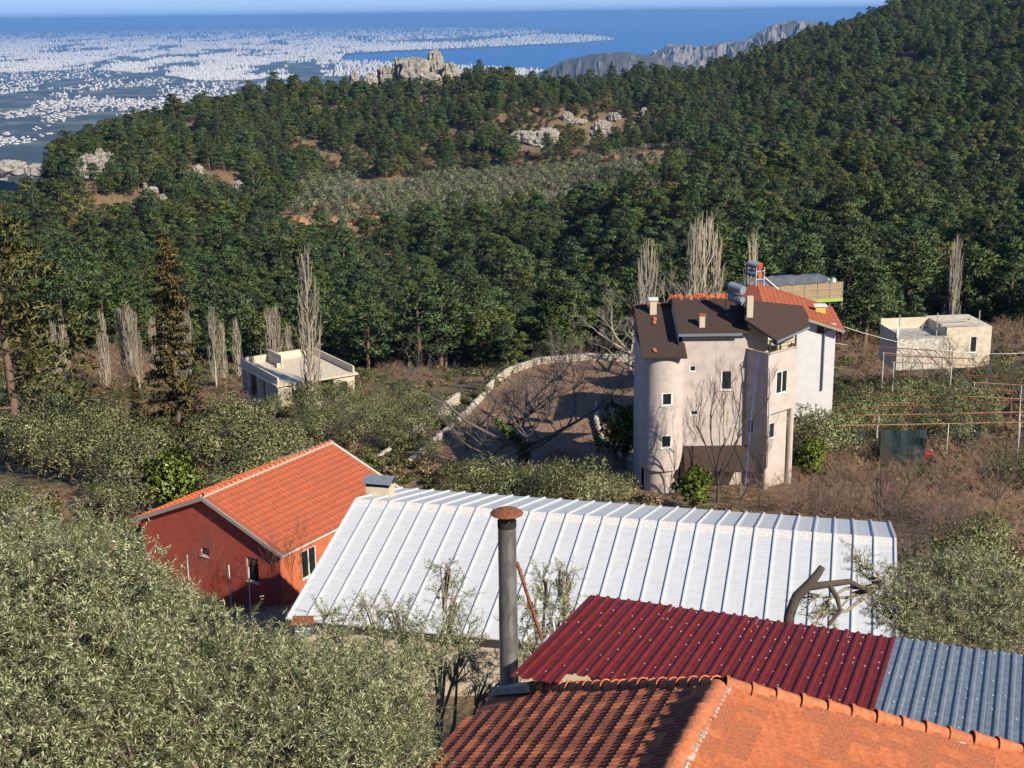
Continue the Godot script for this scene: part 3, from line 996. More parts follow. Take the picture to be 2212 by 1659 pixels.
# a roof of interlocking tiles laid on a plane: corner at the top left, `across` along the courses, `down` along the slope
func tile_mesh(w: float, l: float, lift: float, ribs: int, high: float) -> ArrayMesh:     # local x across, z down the slope, y out; a tile with raised ribs whose lower end rests on the next one
	var b := MB.new()
	var xs := [0.0]
	var hs := [0.0]
	for k in ribs:
		var c := w * (k + 0.5) / ribs
		var s := w / ribs
		xs.append_array([c - s * 0.30, c - s * 0.14, c + s * 0.14, c + s * 0.30])
		hs.append_array([0.0, high, high, 0.0])
	xs.append(w * 0.995)
	hs.append(0.0)
	var z1 := l * 1.06
	for i in xs.size() - 1:
		var a := Vector3(xs[i], hs[i] + 0.012, 0)
		var c := Vector3(xs[i + 1], hs[i + 1] + 0.012, 0)
		var d := Vector3(xs[i + 1], hs[i + 1] + lift + 0.012, z1)
		var e := Vector3(xs[i], hs[i] + lift + 0.012, z1)
		b.quad(e, d, c, a)
		b.quad(Vector3(xs[i], -0.01, z1), Vector3(xs[i + 1], -0.01, z1), d, e)
	b.quad(Vector3(0, 0, 0), Vector3(0, 0, z1), Vector3(0, lift + 0.012, z1), Vector3(0, 0.012, 0))
	b.quad(Vector3(w * 0.995, 0, z1), Vector3(w * 0.995, 0, 0), Vector3(w * 0.995, 0.012, 0), Vector3(w * 0.995, lift + 0.012, z1))
	return b.mesh()
func cap_mesh(l: float, r0: float, r1: float, lip: float) -> ArrayMesh:        # a half-round ridge tile along -z, wider towards +z, with a lip at that end
	var b := MB.new()
	var n := 7
	var prof := [[0.0, r0], [l * 0.86, r1], [l * 0.87, r1 + lip], [l, r1 + lip]]
	for i in prof.size() - 1:
		for k in n:
			var a0 := lerpf(-0.25, PI + 0.25, float(k) / n)
			var a1 := lerpf(-0.25, PI + 0.25, float(k + 1) / n)
			var d0 := Vector3(cos(a0), sin(a0), 0)
			var d1 := Vector3(cos(a1), sin(a1), 0)
			var za: float = prof[i][0]
			var zb: float = prof[i + 1][0]
			b.quadn(d0 * prof[i][1] + Vector3(0, 0, za), d1 * prof[i][1] + Vector3(0, 0, za), d1 * prof[i + 1][1] + Vector3(0, 0, zb), d0 * prof[i + 1][1] + Vector3(0, 0, zb), d0, d1, d1, d0)
	for k in n:
		var a0 := lerpf(-0.25, PI + 0.25, float(k) / n)
		var a1 := lerpf(-0.25, PI + 0.25, float(k + 1) / n)
		var ro := r1 + lip
		b.quad(Vector3(cos(a0), sin(a0), 0) * (ro - 0.02) + Vector3(0, 0, l), Vector3(cos(a0), sin(a0), 0) * ro + Vector3(0, 0, l), Vector3(cos(a1), sin(a1), 0) * ro + Vector3(0, 0, l), Vector3(cos(a1), sin(a1), 0) * (ro - 0.02) + Vector3(0, 0, l))
	return b.mesh()
func frame_of(x: Vector3, z: Vector3, at: Vector3) -> Transform3D:
	var y := z.cross(x).normalized()
	return Transform3D(Basis(x.normalized(), y, z.normalized()), at)
func lay_tiles(parent: Node3D, o: Vector3, across: Vector3, down: Vector3, n_across: int, n_down: int, w: float, l: float, mesh: Mesh, mats: Array, keep: Callable, limit := 300) -> void:
	var inv := parent.global_transform.affine_inverse()
	var rest := []
	var put := 0
	var list := []
	for j in n_down:
		for i in n_across:
			var at := o + across * (i * w) + down * (j * l)
			if keep.call(at + across * w * 0.5 + down * l * 0.5): list.append(at)
	list.sort_custom(func(a, b): return a.length() < b.length())
	for at in list:
		var t := frame_of(across, down, at + Vector3(0, rr(-0.004, 0.004), 0))
		t.basis = t.basis * Basis(Vector3.UP, rr(-0.008, 0.008))
		if put < limit and in_frame(at):
			part("tile", mesh, mats[rng.randi() % mats.size()], parent, inv * t)
			put += 1
		else:
			rest.append(inv * t)
	if rest.size():
		var s := multi("tiles", mesh, mats[0], rest, [], parent)
		s.set_meta("kind", "stuff")
func in_frame(p: Vector3) -> bool:
	var q := proj(p)
	return q.x > -10 and q.x < 2222 and q.y > -10 and q.y < 1670
func lay_caps(parent: Node3D, a: Vector3, e: Vector3, mesh: Mesh, l: float, m: Array, called := "ridge_tile") -> void:     # from a to e, lips towards e
	var f := (e - a).normalized()
	var inv := parent.global_transform.affine_inverse()
	var n := int((e - a).length() / l)
	var sx := Vector3.UP.cross(f).normalized()
	for k in n:
		var t := Transform3D(Basis(sx, f.cross(sx).normalized(), f), a + f * (k * l) + Vector3(rr(-0.012, 0.012), rr(-0.008, 0.012), 0))
		t.basis = t.basis * Basis(Vector3.UP, rr(-0.03, 0.03)) * Basis(Vector3.RIGHT, -0.03)
		part(called, mesh, m[rng.randi() % m.size()], parent, inv * t)

func build_houses() -> void:
	house_materials()
	rng.seed = 900
	near_house()
	white_building()
	red_house()
	concrete_house()
	pink_house()
	white_house()
	reed_shed()
	ruined_house()

func near_house() -> void:
	var J := at_y(1553, 1480, -8.9)
	var fr := at_y(1455, 1659, -8.9)
	var f := (fr - J).normalized()
	var r := Vector3(f.z, 0, -f.x)
	var P := at_y(1068, 1492, -11.6)          # far left corner of the eaves
	var Q := at_y(2205, 1625, -10.05)          # on the far right hip
	var base := Vector3(J.x + f.x * 2, height_at(J.x, J.z + 2), J.z + f.z * 2)
	var h := thing("near_house", "nearest house under a hipped orange clay tile roof", "house", base)
	# left slope
	var dl := (J - P).dot(r)
	var dropl := J.y - P.y
	var downl := (-r * dl - Vector3.UP * dropl).normalized()
	var lenl := Vector2(dl, dropl).length()
	var lf := MB.new()
	var Jf := J + f * 7.0
	var Pf := P + f * (7.0 + (J - P).dot(f))
	lf.slab([J - Vector3.UP * 0.03, P - Vector3.UP * 0.03, Pf - Vector3.UP * 0.03, Jf - Vector3.UP * 0.03], 0.12)
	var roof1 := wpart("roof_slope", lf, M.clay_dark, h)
	roof1.set_meta("label", "shaded left slope of clay tiles")
	var cl := 0.36
	var n_c := int(lenl / cl)
	cl = lenl / n_c
	var tm := tile_mesh(0.205, cl, 0.045, 2, 0.016)
	var hip := (P - J)
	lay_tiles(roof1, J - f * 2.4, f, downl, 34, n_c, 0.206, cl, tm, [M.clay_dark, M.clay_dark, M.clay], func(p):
		var q: Vector3 = p - J
		var along := q.dot(f)
		var d: float = -q.dot(r)
		return d > 0.02 and along > hip.dot(f) * d / dl + 0.06 and along < 4.6, 300)
	# right slope
	var dr := (Q - J).dot(r)
	var dropr := J.y - Q.y
	var downr := (r * dr - Vector3.UP * dropr).normalized()
	var ext := 1.25
	var Qe := J + (Q - J) * ext
	var rf := MB.new()
	rf.slab([J - Vector3.UP * 0.03, Jf - Vector3.UP * 0.03, Qe + f * (7.0 - (Qe - J).dot(f)) - Vector3.UP * 0.03, Qe - Vector3.UP * 0.03], 0.12)
	var roof2 := wpart("roof_slope", rf, M.clay_dark, h)
	roof2.set_meta("label", "sunlit right slope of stained clay tiles")
	var tm2 := tile_mesh(0.215, 0.37, 0.036, 2, 0.036)
	var ln2 := (Qe - J).dot(r)
	lay_tiles(roof2, J + f * 5.2, -f, downr, 34, int(Vector2(ln2, dropr * ext).length() / 0.37), 0.228, 0.37, tm2, [M.clay_lichen, M.clay, M.clay, M.clay_lichen], func(p):
		var q: Vector3 = p - J
		var d: float = q.dot(r)
		return d > 0.02 and q.dot(f) > (Q - J).dot(f) * d / dr + 0.07, 300)
	# hip behind
	var bf := MB.new()
	bf.slab([J - Vector3.UP * 0.05, Qe - Vector3.UP * 0.05, P - Vector3.UP * 0.05], 0.1)
	wpart("roof_slope", bf, M.clay_dark, h)
	# ridge and hips
	var cm := cap_mesh(0.40, 0.105, 0.125, 0.016)
	var cms := cap_mesh(0.30, 0.10, 0.115, 0.014)
	lay_caps(h, Jf, J + f * 0.1, cm, 0.36, [M.clay, M.clay, M.clay_lichen])
	lay_caps(h, Qe, J + (Q - J) * 0.02, cm, 0.36, [M.clay, M.clay, M.clay_lichen])
	lay_caps(h, P + (J - P) * 0.17, J, cms, 0.255, [M.clay, M.clay_lichen])
	# mortar squeezed out below the caps
	var mo := MB.new()
	for k in 60:
		var t := k / 60.0
		var s := rr(0.5, 1.3)
		var at := J.lerp(Jf, t) + r * rr(0.105, 0.14) + Vector3.UP * -0.02
		mo.box(Vector3(-0.03, -0.03, -0.07) * s, Vector3(0.035, 0.035, 0.07) * s, frame_of(r + Vector3(0, rr(-0.4, 0.4), rr(-0.2, 0.2)), f, at))
		var hd := (Qe - J)
		var side := (f - hd.normalized() * f.dot(hd.normalized())).normalized()
		at = J + hd * t + side * rr(0.10, 0.14) + Vector3.UP * -0.03
		mo.box(Vector3(-0.10, -0.03, -0.03) * s, Vector3(0.10, 0.035, 0.035) * s, frame_of(hd.normalized() + Vector3(0, rr(-0.2, 0.2), 0), side, at))
	wpart("mortar", mo, M.mortar, h)
	# walls
	var wl := MB.new()
	var c0 := P + r * 0.35 + f * 0.5
	var c1 := Qe - r * 0.35 + f * 0.5
	wl.prism([Vector2(c0.x, c0.z), Vector2(c1.x, c1.z), Vector2(c1.x + f.x * 9, c1.z + f.z * 9), Vector2(c0.x + f.x * 9, c0.z + f.z * 9)], base.y - 3.0, P.y - 0.06)
	wpart("wall", wl, M.cream_plaster, h)
	# the concrete shoulder under the flue, with rusty flashing
	var fl := MB.new()
	var s0 := P + (J - P) * 0.03 + Vector3.UP * 0.02
	var s1 := P + (J - P) * 0.24 + Vector3.UP * 0.06
	fl.bar(s0, s1, 0.34, 0.12)
	wpart("mortar_shoulder", fl, M.grey_concrete, h)
	# sheet roof behind: ribs run along f
	var TL := at_y(1275, 1285, -10.9)
	var TR := at_y(2212, 1418, -10.9)
	var BL := at_y(1120, 1437, -10.6)
	var hx := (TR - TL).normalized()
	var rib := (BL - TL)
	rib = (rib - hx * rib.dot(hx)).normalized()
	var at_rf := func(a: float, b: float, up: float) -> Vector3: # a: metres along the top edge, b: metres down from it towards the viewer
		return TL + hx * a + rib * b + Vector3.UP * up
	var left := 0.0
	var shed := thing("lean_to", "lean-to covered with ribbed red and blue-grey metal sheets behind the nearest house", "shed", Vector3(TL.x + 4.0, height_at(TL.x + 4.0, TL.z + 1.0), TL.z + 1.0))
	var pitch := 0.205
	var x := left
	var kk := 0
	while x < 11.8:
		var red := x < 5.7
		var b := MB.new()
		var n := 4
		var zt := 0.0 if red else -0.03
		var zb := 1.0
		var pq := proj(P + Vector3.UP * 0.12)
		var jq := proj(J + Vector3.UP * 0.16)
		var qq := proj(Qe + Vector3.UP * 0.12)
		while zb < 6.0:                               # the sheet runs on under the hip tiles
			var e: Vector3 = at_rf.call(x + 0.4, zb, 0.0)
			var q := proj(e)
			var line := lerpf(jq.y, pq.y, (q.x - jq.x) / (pq.x - jq.x)) if q.x < jq.x else lerpf(jq.y, qq.y, (q.x - jq.x) / (qq.x - jq.x))
			if q.y > line + (12.0 if x > 1.0 else -6.0): break
			zb += 0.04
		if x > 7.6: zb -= 0.35
		var lay := 0.012 * (kk % 2)
		for i in n:
			var x0 := x + i * pitch
			var prof := [[0.0, 0.0], [0.115, 0.0], [0.14, 0.034], [0.18, 0.034], [0.205, 0.0]]
			for j in 4:
				var p0: Array = prof[j]
				var p1: Array = prof[j + 1]
				for s in 3:
					var ba := lerpf(zb, zt, s / 3.0)
					var bb := lerpf(zb, zt, (s + 1) / 3.0)
					b.quad(at_rf.call(x0 + p0[0], ba, p0[1] + lay), at_rf.call(x0 + p1[0], ba, p1[1] + lay), at_rf.call(x0 + p1[0], bb, p1[1] + lay), at_rf.call(x0 + p0[0], bb, p0[1] + lay))
		var sh := wpart("roof_sheet", b, M.red_sheet if red else M.blue_sheet, shed)
		sh.set_meta("label", "dark red ribbed sheet" if red else "blue-grey ribbed sheet")
		# screws and the lap of the lower sheet
		var sc := MB.new()
		for i in n:
			for s in 7:
				var bq := lerpf(zb - 0.3, zt + 0.15, s / 6.0) + rr(-0.2, 0.2)
				if rng.randf() < 0.42:
					var c: Vector3 = at_rf.call(x + i * pitch + rr(0.04, 0.09), bq, lay)
					sc.box(Vector3(-0.009, 0, -0.009), Vector3(0.009, 0.010, 0.009), Transform3D(Basis(Vector3.UP, rr(0, 3)), c))
		wpart("screws", sc, M.white_paint, shed).set_meta("kind", "stuff")
		if red:
			var b2 := MB.new()
			for i in n:
				var x0 := x + i * pitch
				var prof := [[0.0, 0.0], [0.115, 0.0], [0.14, 0.034], [0.18, 0.034], [0.205, 0.0]]
				var z2 := zb - 1.2 - 0.1 * (kk % 3)
				for j in 4:
					var p0: Array = prof[j]
					var p1: Array = prof[j + 1]
					b2.quad(at_rf.call(x0 + p0[0], zb, p0[1] + lay + 0.006), at_rf.call(x0 + p1[0], zb, p1[1] + lay + 0.006), at_rf.call(x0 + p1[0], z2, p1[1] + lay + 0.006), at_rf.call(x0 + p0[0], z2, p0[1] + lay + 0.006))
			wpart("roof_sheet", b2, M.red_sheet, shed)
		x += n * pitch
		kk += 1
	var bw := MB.new()
	for k in 3:
		bw.bar(at_rf.call(0.1, 0.3 + k * 0.9, -0.07), at_rf.call(11.6, 0.3 + k * 0.9, -0.07), 0.08, 0.1)
	wpart("purlins", bw, M.weathered_wood, shed)
	for k in 4:
		var b := MB.new()
		var top: Vector3 = at_rf.call(0.3 + k * 3.6, 0.3, -0.1)
		b.bar(Vector3(top.x, height_at(top.x, top.z) - 0.2, top.z), top, 0.12, 0.12)
		wpart("post", b, M.weathered_wood, shed)
	var bk := MB.new()
	bk.box(Vector3(0, -4.5, -0.1), Vector3(11.2, 0, 0.1), Transform3D(Basis(hx, Vector3.UP, hx.cross(Vector3.UP)), at_rf.call(0.2, 0.5, -0.14)))
	wpart("wall", bk, M.grey_concrete, shed)
	# flue pipe
	var pd := 22.05
	var top := at_d(1095, 1126, pd)
	var bot := at_d(1096, 1480, pd)
	bot = Vector3(top.x, bot.y - 0.55, top.z)
	var fp := thing("flue_pipe", "tall streaked metal flue pipe with a rusty cap beside the tiled eaves", "chimney pipe", bot)
	var pb := MB.new()
	var rad := 0.158
	pb.tube([bot, bot.lerp(top, 0.62)], [rad + 0.006, rad + 0.006], 20, false)
	wpart("pipe_section", pb, M.zinc, fp)
	pb = MB.new()
	pb.tube([bot.lerp(top, 0.60), top], [rad, rad], 20, false)
	pb.tube([top + Vector3.DOWN * 0.6, top - Vector3.UP * 0.001], [rad - 0.012, rad - 0.012], 20, false)
	wpart("pipe_section", pb, M.zinc, fp)
	pb = MB.new()
	pb.tube([top + Vector3.DOWN * 0.10, top + Vector3.UP * 0.012], [rad + 0.005, rad + 0.005], 20, false)
	wpart("soot_collar", pb, M.soot, fp)
	pb = MB.new()
	for k in 20:
		var a0 := TAU * k / 20
		var a1 := TAU * (k + 1) / 20
		for z in [[0.285, 0.0, 0.22, 0.045], [0.22, 0.045, 0.10, 0.085], [0.10, 0.085, 0.0, 0.10]]:
			var cc := top + Vector3.UP * 0.15
			pb.quad(cc + Vector3(cos(a0) * z[0], z[1], -sin(a0) * z[0]), cc + Vector3(cos(a1) * z[0], z[1], -sin(a1) * z[0]), cc + Vector3(cos(a1) * z[2], z[3], -sin(a1) * z[2]), cc + Vector3(cos(a0) * z[2], z[3], -sin(a0) * z[2]))
		pb.tri(top + Vector3.UP * 0.14, top + Vector3.UP * 0.14 + Vector3(cos(a1), 0, -sin(a1)) * 0.285, top + Vector3.UP * 0.14 + Vector3(cos(a0), 0, -sin(a0)) * 0.285)
	wpart("cap", pb, M.rust, fp)
	for k in 4:
		pb = MB.new()
		var o := Vector3(cos(0.6 + k * PI / 2), 0, sin(0.6 + k * PI / 2)) * (rad - 0.004)
		pb.bar(top + o + Vector3.DOWN * 0.08, top + o + Vector3.UP * 0.16, 0.014, 0.014)
		wpart("cap_leg", pb, M.dark_iron, fp)
	pb = MB.new()
	var br0 := at_d(1117, 1215, pd - 0.02)
	var br1: Vector3 = at_rf.call(0.1, 2.0, 0.04)
	pb.bar(br0, at_y(1170, 1380, br1.y), 0.045, 0.045)
	wpart("brace", pb, M.rust, fp)
	pb = MB.new()
	pb.box(Vector3(-0.20, -0.22, -0.17), Vector3(0.22, 0.02, 0.17), Transform3D(Basis(Vector3.UP, 0.35), Vector3(bot.x + 0.06, P.y + 0.06, bot.z)))
	wpart("flashing", pb, M.rust_pale, fp)

func white_building() -> void:
	var L := at_y(770, 1078, -23.0)
	var R := at_y(1933, 1163, -23.0)
	var e := (R - L).normalized()
	var p := Vector3(-e.z, 0, e.x)
	var long := (R - L).length()
	var wf := 9.1
	var df := 2.3
	var wb := 7.0
	var db := 1.85
	var mid := (L + R) / 2
	var h := thing("white_building", "long low building under a white standing-rib metal roof", "building", Vector3(mid.x, height_at(mid.x, mid.z), mid.z))
	var n := 29
	var w := long / n
	for side in 2:
		var dir := (p * wf - Vector3.UP * df) if side == 0 else (-p * wb - Vector3.UP * db)
		var nn := (dir.cross(e) if side == 0 else e.cross(dir)).normalized()
		for k in n:
			var b := MB.new()
			var a := L + e * (k * w) + nn * 0.004
			var c := L + e * ((k + 1) * w - 0.004) + nn * 0.004
			var poly := [a, a + dir, c + dir, c] if side == 0 else [a, c, c + dir, a + dir]
			b.slab(poly, 0.06)
			for q in [0.33, 0.66]:                 # faint stiffening folds
				var m0 := a.lerp(c, q)
				var sx := e * 0.02
				b.quad(m0 - sx + nn * 0.002, m0 - sx + dir + nn * 0.002, m0 + sx + dir + nn * 0.002, m0 + sx + nn * 0.002)
			wpart("roof_panel", b, M.white_sheet, h)
		for k in n + 1:
			var b := MB.new()
			var a := L + e * (k * w)
			var hw := 0.055
			var hh := 0.085
			var a0 := a - e * hw
			var a1 := a - e * hw * 0.6 + nn * hh
			var a2 := a + e * hw * 0.6 + nn * hh
			var a3 := a + e * hw
			var d2 := dir * 1.004
			for s in [[a0, a1], [a1, a2], [a2, a3]]:
				if side == 0: b.quad(s[0], s[0] + d2, s[1] + d2, s[1])
				else: b.quad(s[0], s[1], s[1] + d2, s[0] + d2)
			b.quad(a0 + d2, a3 + d2, a2 + d2, a1 + d2)
			wpart("roof_rib", b, M.white_sheet, h)
		for k in n:                                   # ridge flashing between the ribs
			var b := MB.new()
			var a := L + e * (k * w + 0.05) + nn * 0.012
			var c := L + e * ((k + 1) * w - 0.05) + nn * 0.012
			var d2 := dir.normalized() * (0.62 if side == 0 else 0.3)
			b.slab([a, a + d2, c + d2, c] if side == 0 else [a, c, c + d2, a + d2], 0.01)
			wpart("ridge_flashing", b, M.white_stone, h)
	# walls
	var b := MB.new()
	var g0 := L + e * 0.5 + p * (wf - 0.6)
	var g1 := R - e * 0.25 + p * (wf - 0.6)
	var g2 := R - e * 0.25 - p * (wb - 0.5)
	var g3 := L + e * 0.5 - p * (wb - 0.5)
	b.prism([Vector2(g0.x, g0.z), Vector2(g1.x, g1.z), Vector2(g2.x, g2.z), Vector2(g3.x, g3.z)], -33.0, -23.0 - df + 0.05)
	wpart("wall", b, M.cream_plaster, h)
	b = MB.new()
	for x in [L + e * 0.48, R - e * 0.25]:
		var t0: Vector3 = x + p * (wf - 0.6) + Vector3.UP * (-df + 0.06)
		var t1: Vector3 = x - p * (wb - 0.5) + Vector3.UP * (-df + 0.06)
		b.tri(t0, t1, x + Vector3.DOWN * 0.12)
		b.tri(t1, t0, x + Vector3.DOWN * 0.12)
	wpart("gable", b, M.cream_plaster, h)
	b = MB.new()
	b.bar(R + e * 0.06 + Vector3.DOWN * 0.08, R + e * 0.06 + p * wf + Vector3.UP * (-df - 0.08), 0.05, 0.2)
	b.bar(R + e * 0.06 + Vector3.DOWN * 0.08, R + e * 0.06 - p * wb + Vector3.UP * (-db - 0.08), 0.05, 0.2)
	wpart("verge_board", b, M.weathered_wood, h)
	# chimney on the back slope at the left end
	var cb := at_d(822, 1072, 66.2)
	var ch := Node3D.new()
	ch.name = "chimney"
	h.add_child(ch)
	b = MB.new()
	b.box(Vector3(-0.62, -1.2, -0.45), Vector3(0.62, 0.62, 0.45), Transform3D(Basis(e, Vector3.UP, -p * -1.0), cb))
	wpart("stack", b, M.cream_plaster, ch)
	b = MB.new()
	for s in [Vector2(-0.55, -0.38), Vector2(0.55, -0.38), Vector2(-0.55, 0.38), Vector2(0.55, 0.38)]:
		b.box(Vector3(s.x - 0.06, 0.62, s.y - 0.06), Vector3(s.x + 0.06, 0.86, s.y + 0.06), Transform3D(Basis(e, Vector3.UP, p), cb))
	b.box(Vector3(-0.5, 0.62, -0.3), Vector3(0.5, 0.80, 0.3), Transform3D(Basis(e, Vector3.UP, p), cb))
	wpart("vents", b, M.soot, ch)
	b = MB.new()
	b.slab([cb + e * -0.75 + p * 0.6 + Vector3.UP * 0.86, cb + e * 0.75 + p * 0.6 + Vector3.UP * 0.86, cb + e * 0.75 - p * 0.1 + Vector3.UP * 1.10, cb + e * -0.75 - p * 0.1 + Vector3.UP * 1.10], 0.03)
	b.slab([cb + e * -0.75 - p * 0.1 + Vector3.UP * 1.10, cb + e * 0.75 - p * 0.1 + Vector3.UP * 1.10, cb + e * 0.75 - p * 0.6 + Vector3.UP * 0.90, cb + e * -0.75 - p * 0.6 + Vector3.UP * 0.90], 0.03)
	wpart("metal_hood", b, M.blue_sheet, ch)
	# small rusty hood at the front left corner
	var cc := at_d(656, 1342, 54.0)
	var sm := thing("vent_hood", "small rusty vent hood on a pale stub at the corner of the white roof", "vent", cc + Vector3.DOWN * 0.6)
	b = MB.new()
	b.box(Vector3(-0.35, -0.6, -0.3), Vector3(0.35, 0.0, 0.3), Transform3D(Basis(), cc))
	wpart("stub", b, M.blue_sheet, sm)
	b = MB.new()
	b.slab([cc + Vector3(-0.55, 0.02, 0.45), cc + Vector3(0.55, 0.02, 0.45), cc + Vector3(0.42, 0.26, 0), cc + Vector3(-0.42, 0.26, 0)], 0.03)
	b.slab([cc + Vector3(-0.42, 0.26, 0), cc + Vector3(0.42, 0.26, 0), cc + Vector3(0.55, 0.04, -0.45), cc + Vector3(-0.55, 0.04, -0.45)], 0.03)
	wpart("hood", b, M.rust, sm)

func red_house() -> void:
	var a := at_y(435, 1072, -30.0)
	var c := at_y(715, 955, -30.0)
	var e := (c - a).normalized()
	var p := Vector3(-e.z, 0, e.x)
	var long := (c - a).length()
	var q0 := 30.0 / 26.0
	var hw := 5.75 * q0
	var drop := 2.38 * q0
	var h := thing("red_house", "red plastered house with a bright orange tiled gable roof", "house", Vector3(a.x, -36.6, a.z) + e * 5.0)
	# walls; the gable faces the viewer, the long orange wall the sun
	var o := 0.3
	var wx := hw - 0.5
	var yb := -38.5
	var eave := -30.0 - drop * wx / hw - 0.12
	var A := a + e * o - p * wx
	A.y = yb
	var b := MB.new()
	var gw := [wx + 3.23, -35.33 - yb, wx + 4.26, -33.60 - yb]
	var gs := [wx - 0.76, -34.36 - yb, wx + 0.02, -33.72 - yb]
	wall(b, A, p, wx * 2, eave - yb, [gw, gs], 0.2)
	b.tri(A + Vector3.UP * (eave - yb), A + p * wx * 2 + Vector3.UP * (eave - yb), Vector3(a.x, -30.16, a.z) + e * o)
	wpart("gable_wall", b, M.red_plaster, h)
	window(h, A, p, gw, 1, M.white_frame, 0.14)
	window(h, A, p, gs, 1, M.white_frame, 0.14)
	b = MB.new()
	var B := a + e * o + p * wx
	B.y = yb
	var rw := [2.37 - o, -35.42 - yb, 3.83 - o, -33.48 - yb]
	wall(b, B, e, long - o * 2, eave - yb, [rw], 0.2)
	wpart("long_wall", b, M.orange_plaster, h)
	window(h, B, e, rw, 2, M.white_frame, 0.10)
	b = MB.new()
	var C := c - e * o
	C.y = yb
	wall(b, C + p * wx, -p, wx * 2, eave - yb, [])
	b.tri(C + p * wx + Vector3.UP * (eave - yb), C - p * wx + Vector3.UP * (eave - yb), Vector3(c.x, -30.16, c.z) - e * o)
	wall(b, C - p * wx, -e, long - o * 2, eave - yb, [])
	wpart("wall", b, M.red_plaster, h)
	# roof
	for s in [1.0, -1.0]:
		var d: Vector3 = p * (hw * s) - Vector3.UP * drop
		b = MB.new()
		var q := [a, a + d, c + d, c]
		if s < 0: q = [a, c, c + d, a + d]
		for i in 4: q[i] += Vector3.DOWN * 0.03
		b.slab(q, 0.10)
		var slope := wpart("roof_slope", b, M.clay_dark, h)
		var dn := d.normalized()
		var ln := d.length()
		var rows := 14
		var l := ln / rows
		var w := 0.42
		var tm := tile_mesh(w, l, 0.024, 2, 0.014)
		if s > 0: lay_tiles(slope, c, -e, dn, int(long / w), rows, w, l, tm, [M.clay_new], func(_q): return true, 300)
		else: lay_tiles(slope, a, e, dn, int(long / w), rows, w, l, tm, [M.clay_new], func(_q): return true, 0)
	var cm := cap_mesh(0.46, 0.12, 0.14, 0.018)
	lay_caps(h, c, a, cm, 0.44, [M.clay_new])
	b = MB.new()
	for k in 27:
		var at := a.lerp(c, (k + 0.5) / 27.0)
		for s in [1.0, -1.0]:
			b.box(Vector3(-0.22, -0.03, -0.04), Vector3(0.22, 0.03, 0.05), frame_of(e, p * s - Vector3.UP * 0.4, at + p * s * 0.16 + Vector3.DOWN * 0.03))
		b.box(Vector3(-0.025, 0, -0.14), Vector3(0.025, 0.16, 0.14), frame_of(e, p, at + e * 0.22))
	wpart("mortar", b, M.mortar, h)
	b = MB.new()
	var vr := MB.new()
	for s in [1.0, -1.0]:
		var d: Vector3 = p * (hw * s) - Vector3.UP * drop
		b.bar(a + Vector3.DOWN * 0.16 - e * 0.02, a + d + Vector3.DOWN * 0.16 - e * 0.02, 0.06, 0.26)
		vr.bar(c + Vector3.UP * 0.02, c + d + Vector3.UP * 0.02, 0.2, 0.08)
	wpart("bargeboard", b, M.weathered_wood, h)
	wpart("verge_mortar", vr, M.mortar, h)
	b = MB.new()
	b.bar(a + p * hw + Vector3.UP * (-drop - 0.12), c + p * hw + Vector3.UP * (-drop - 0.12), 0.06, 0.14)
	wpart("eaves_board", b, M.mortar, h)

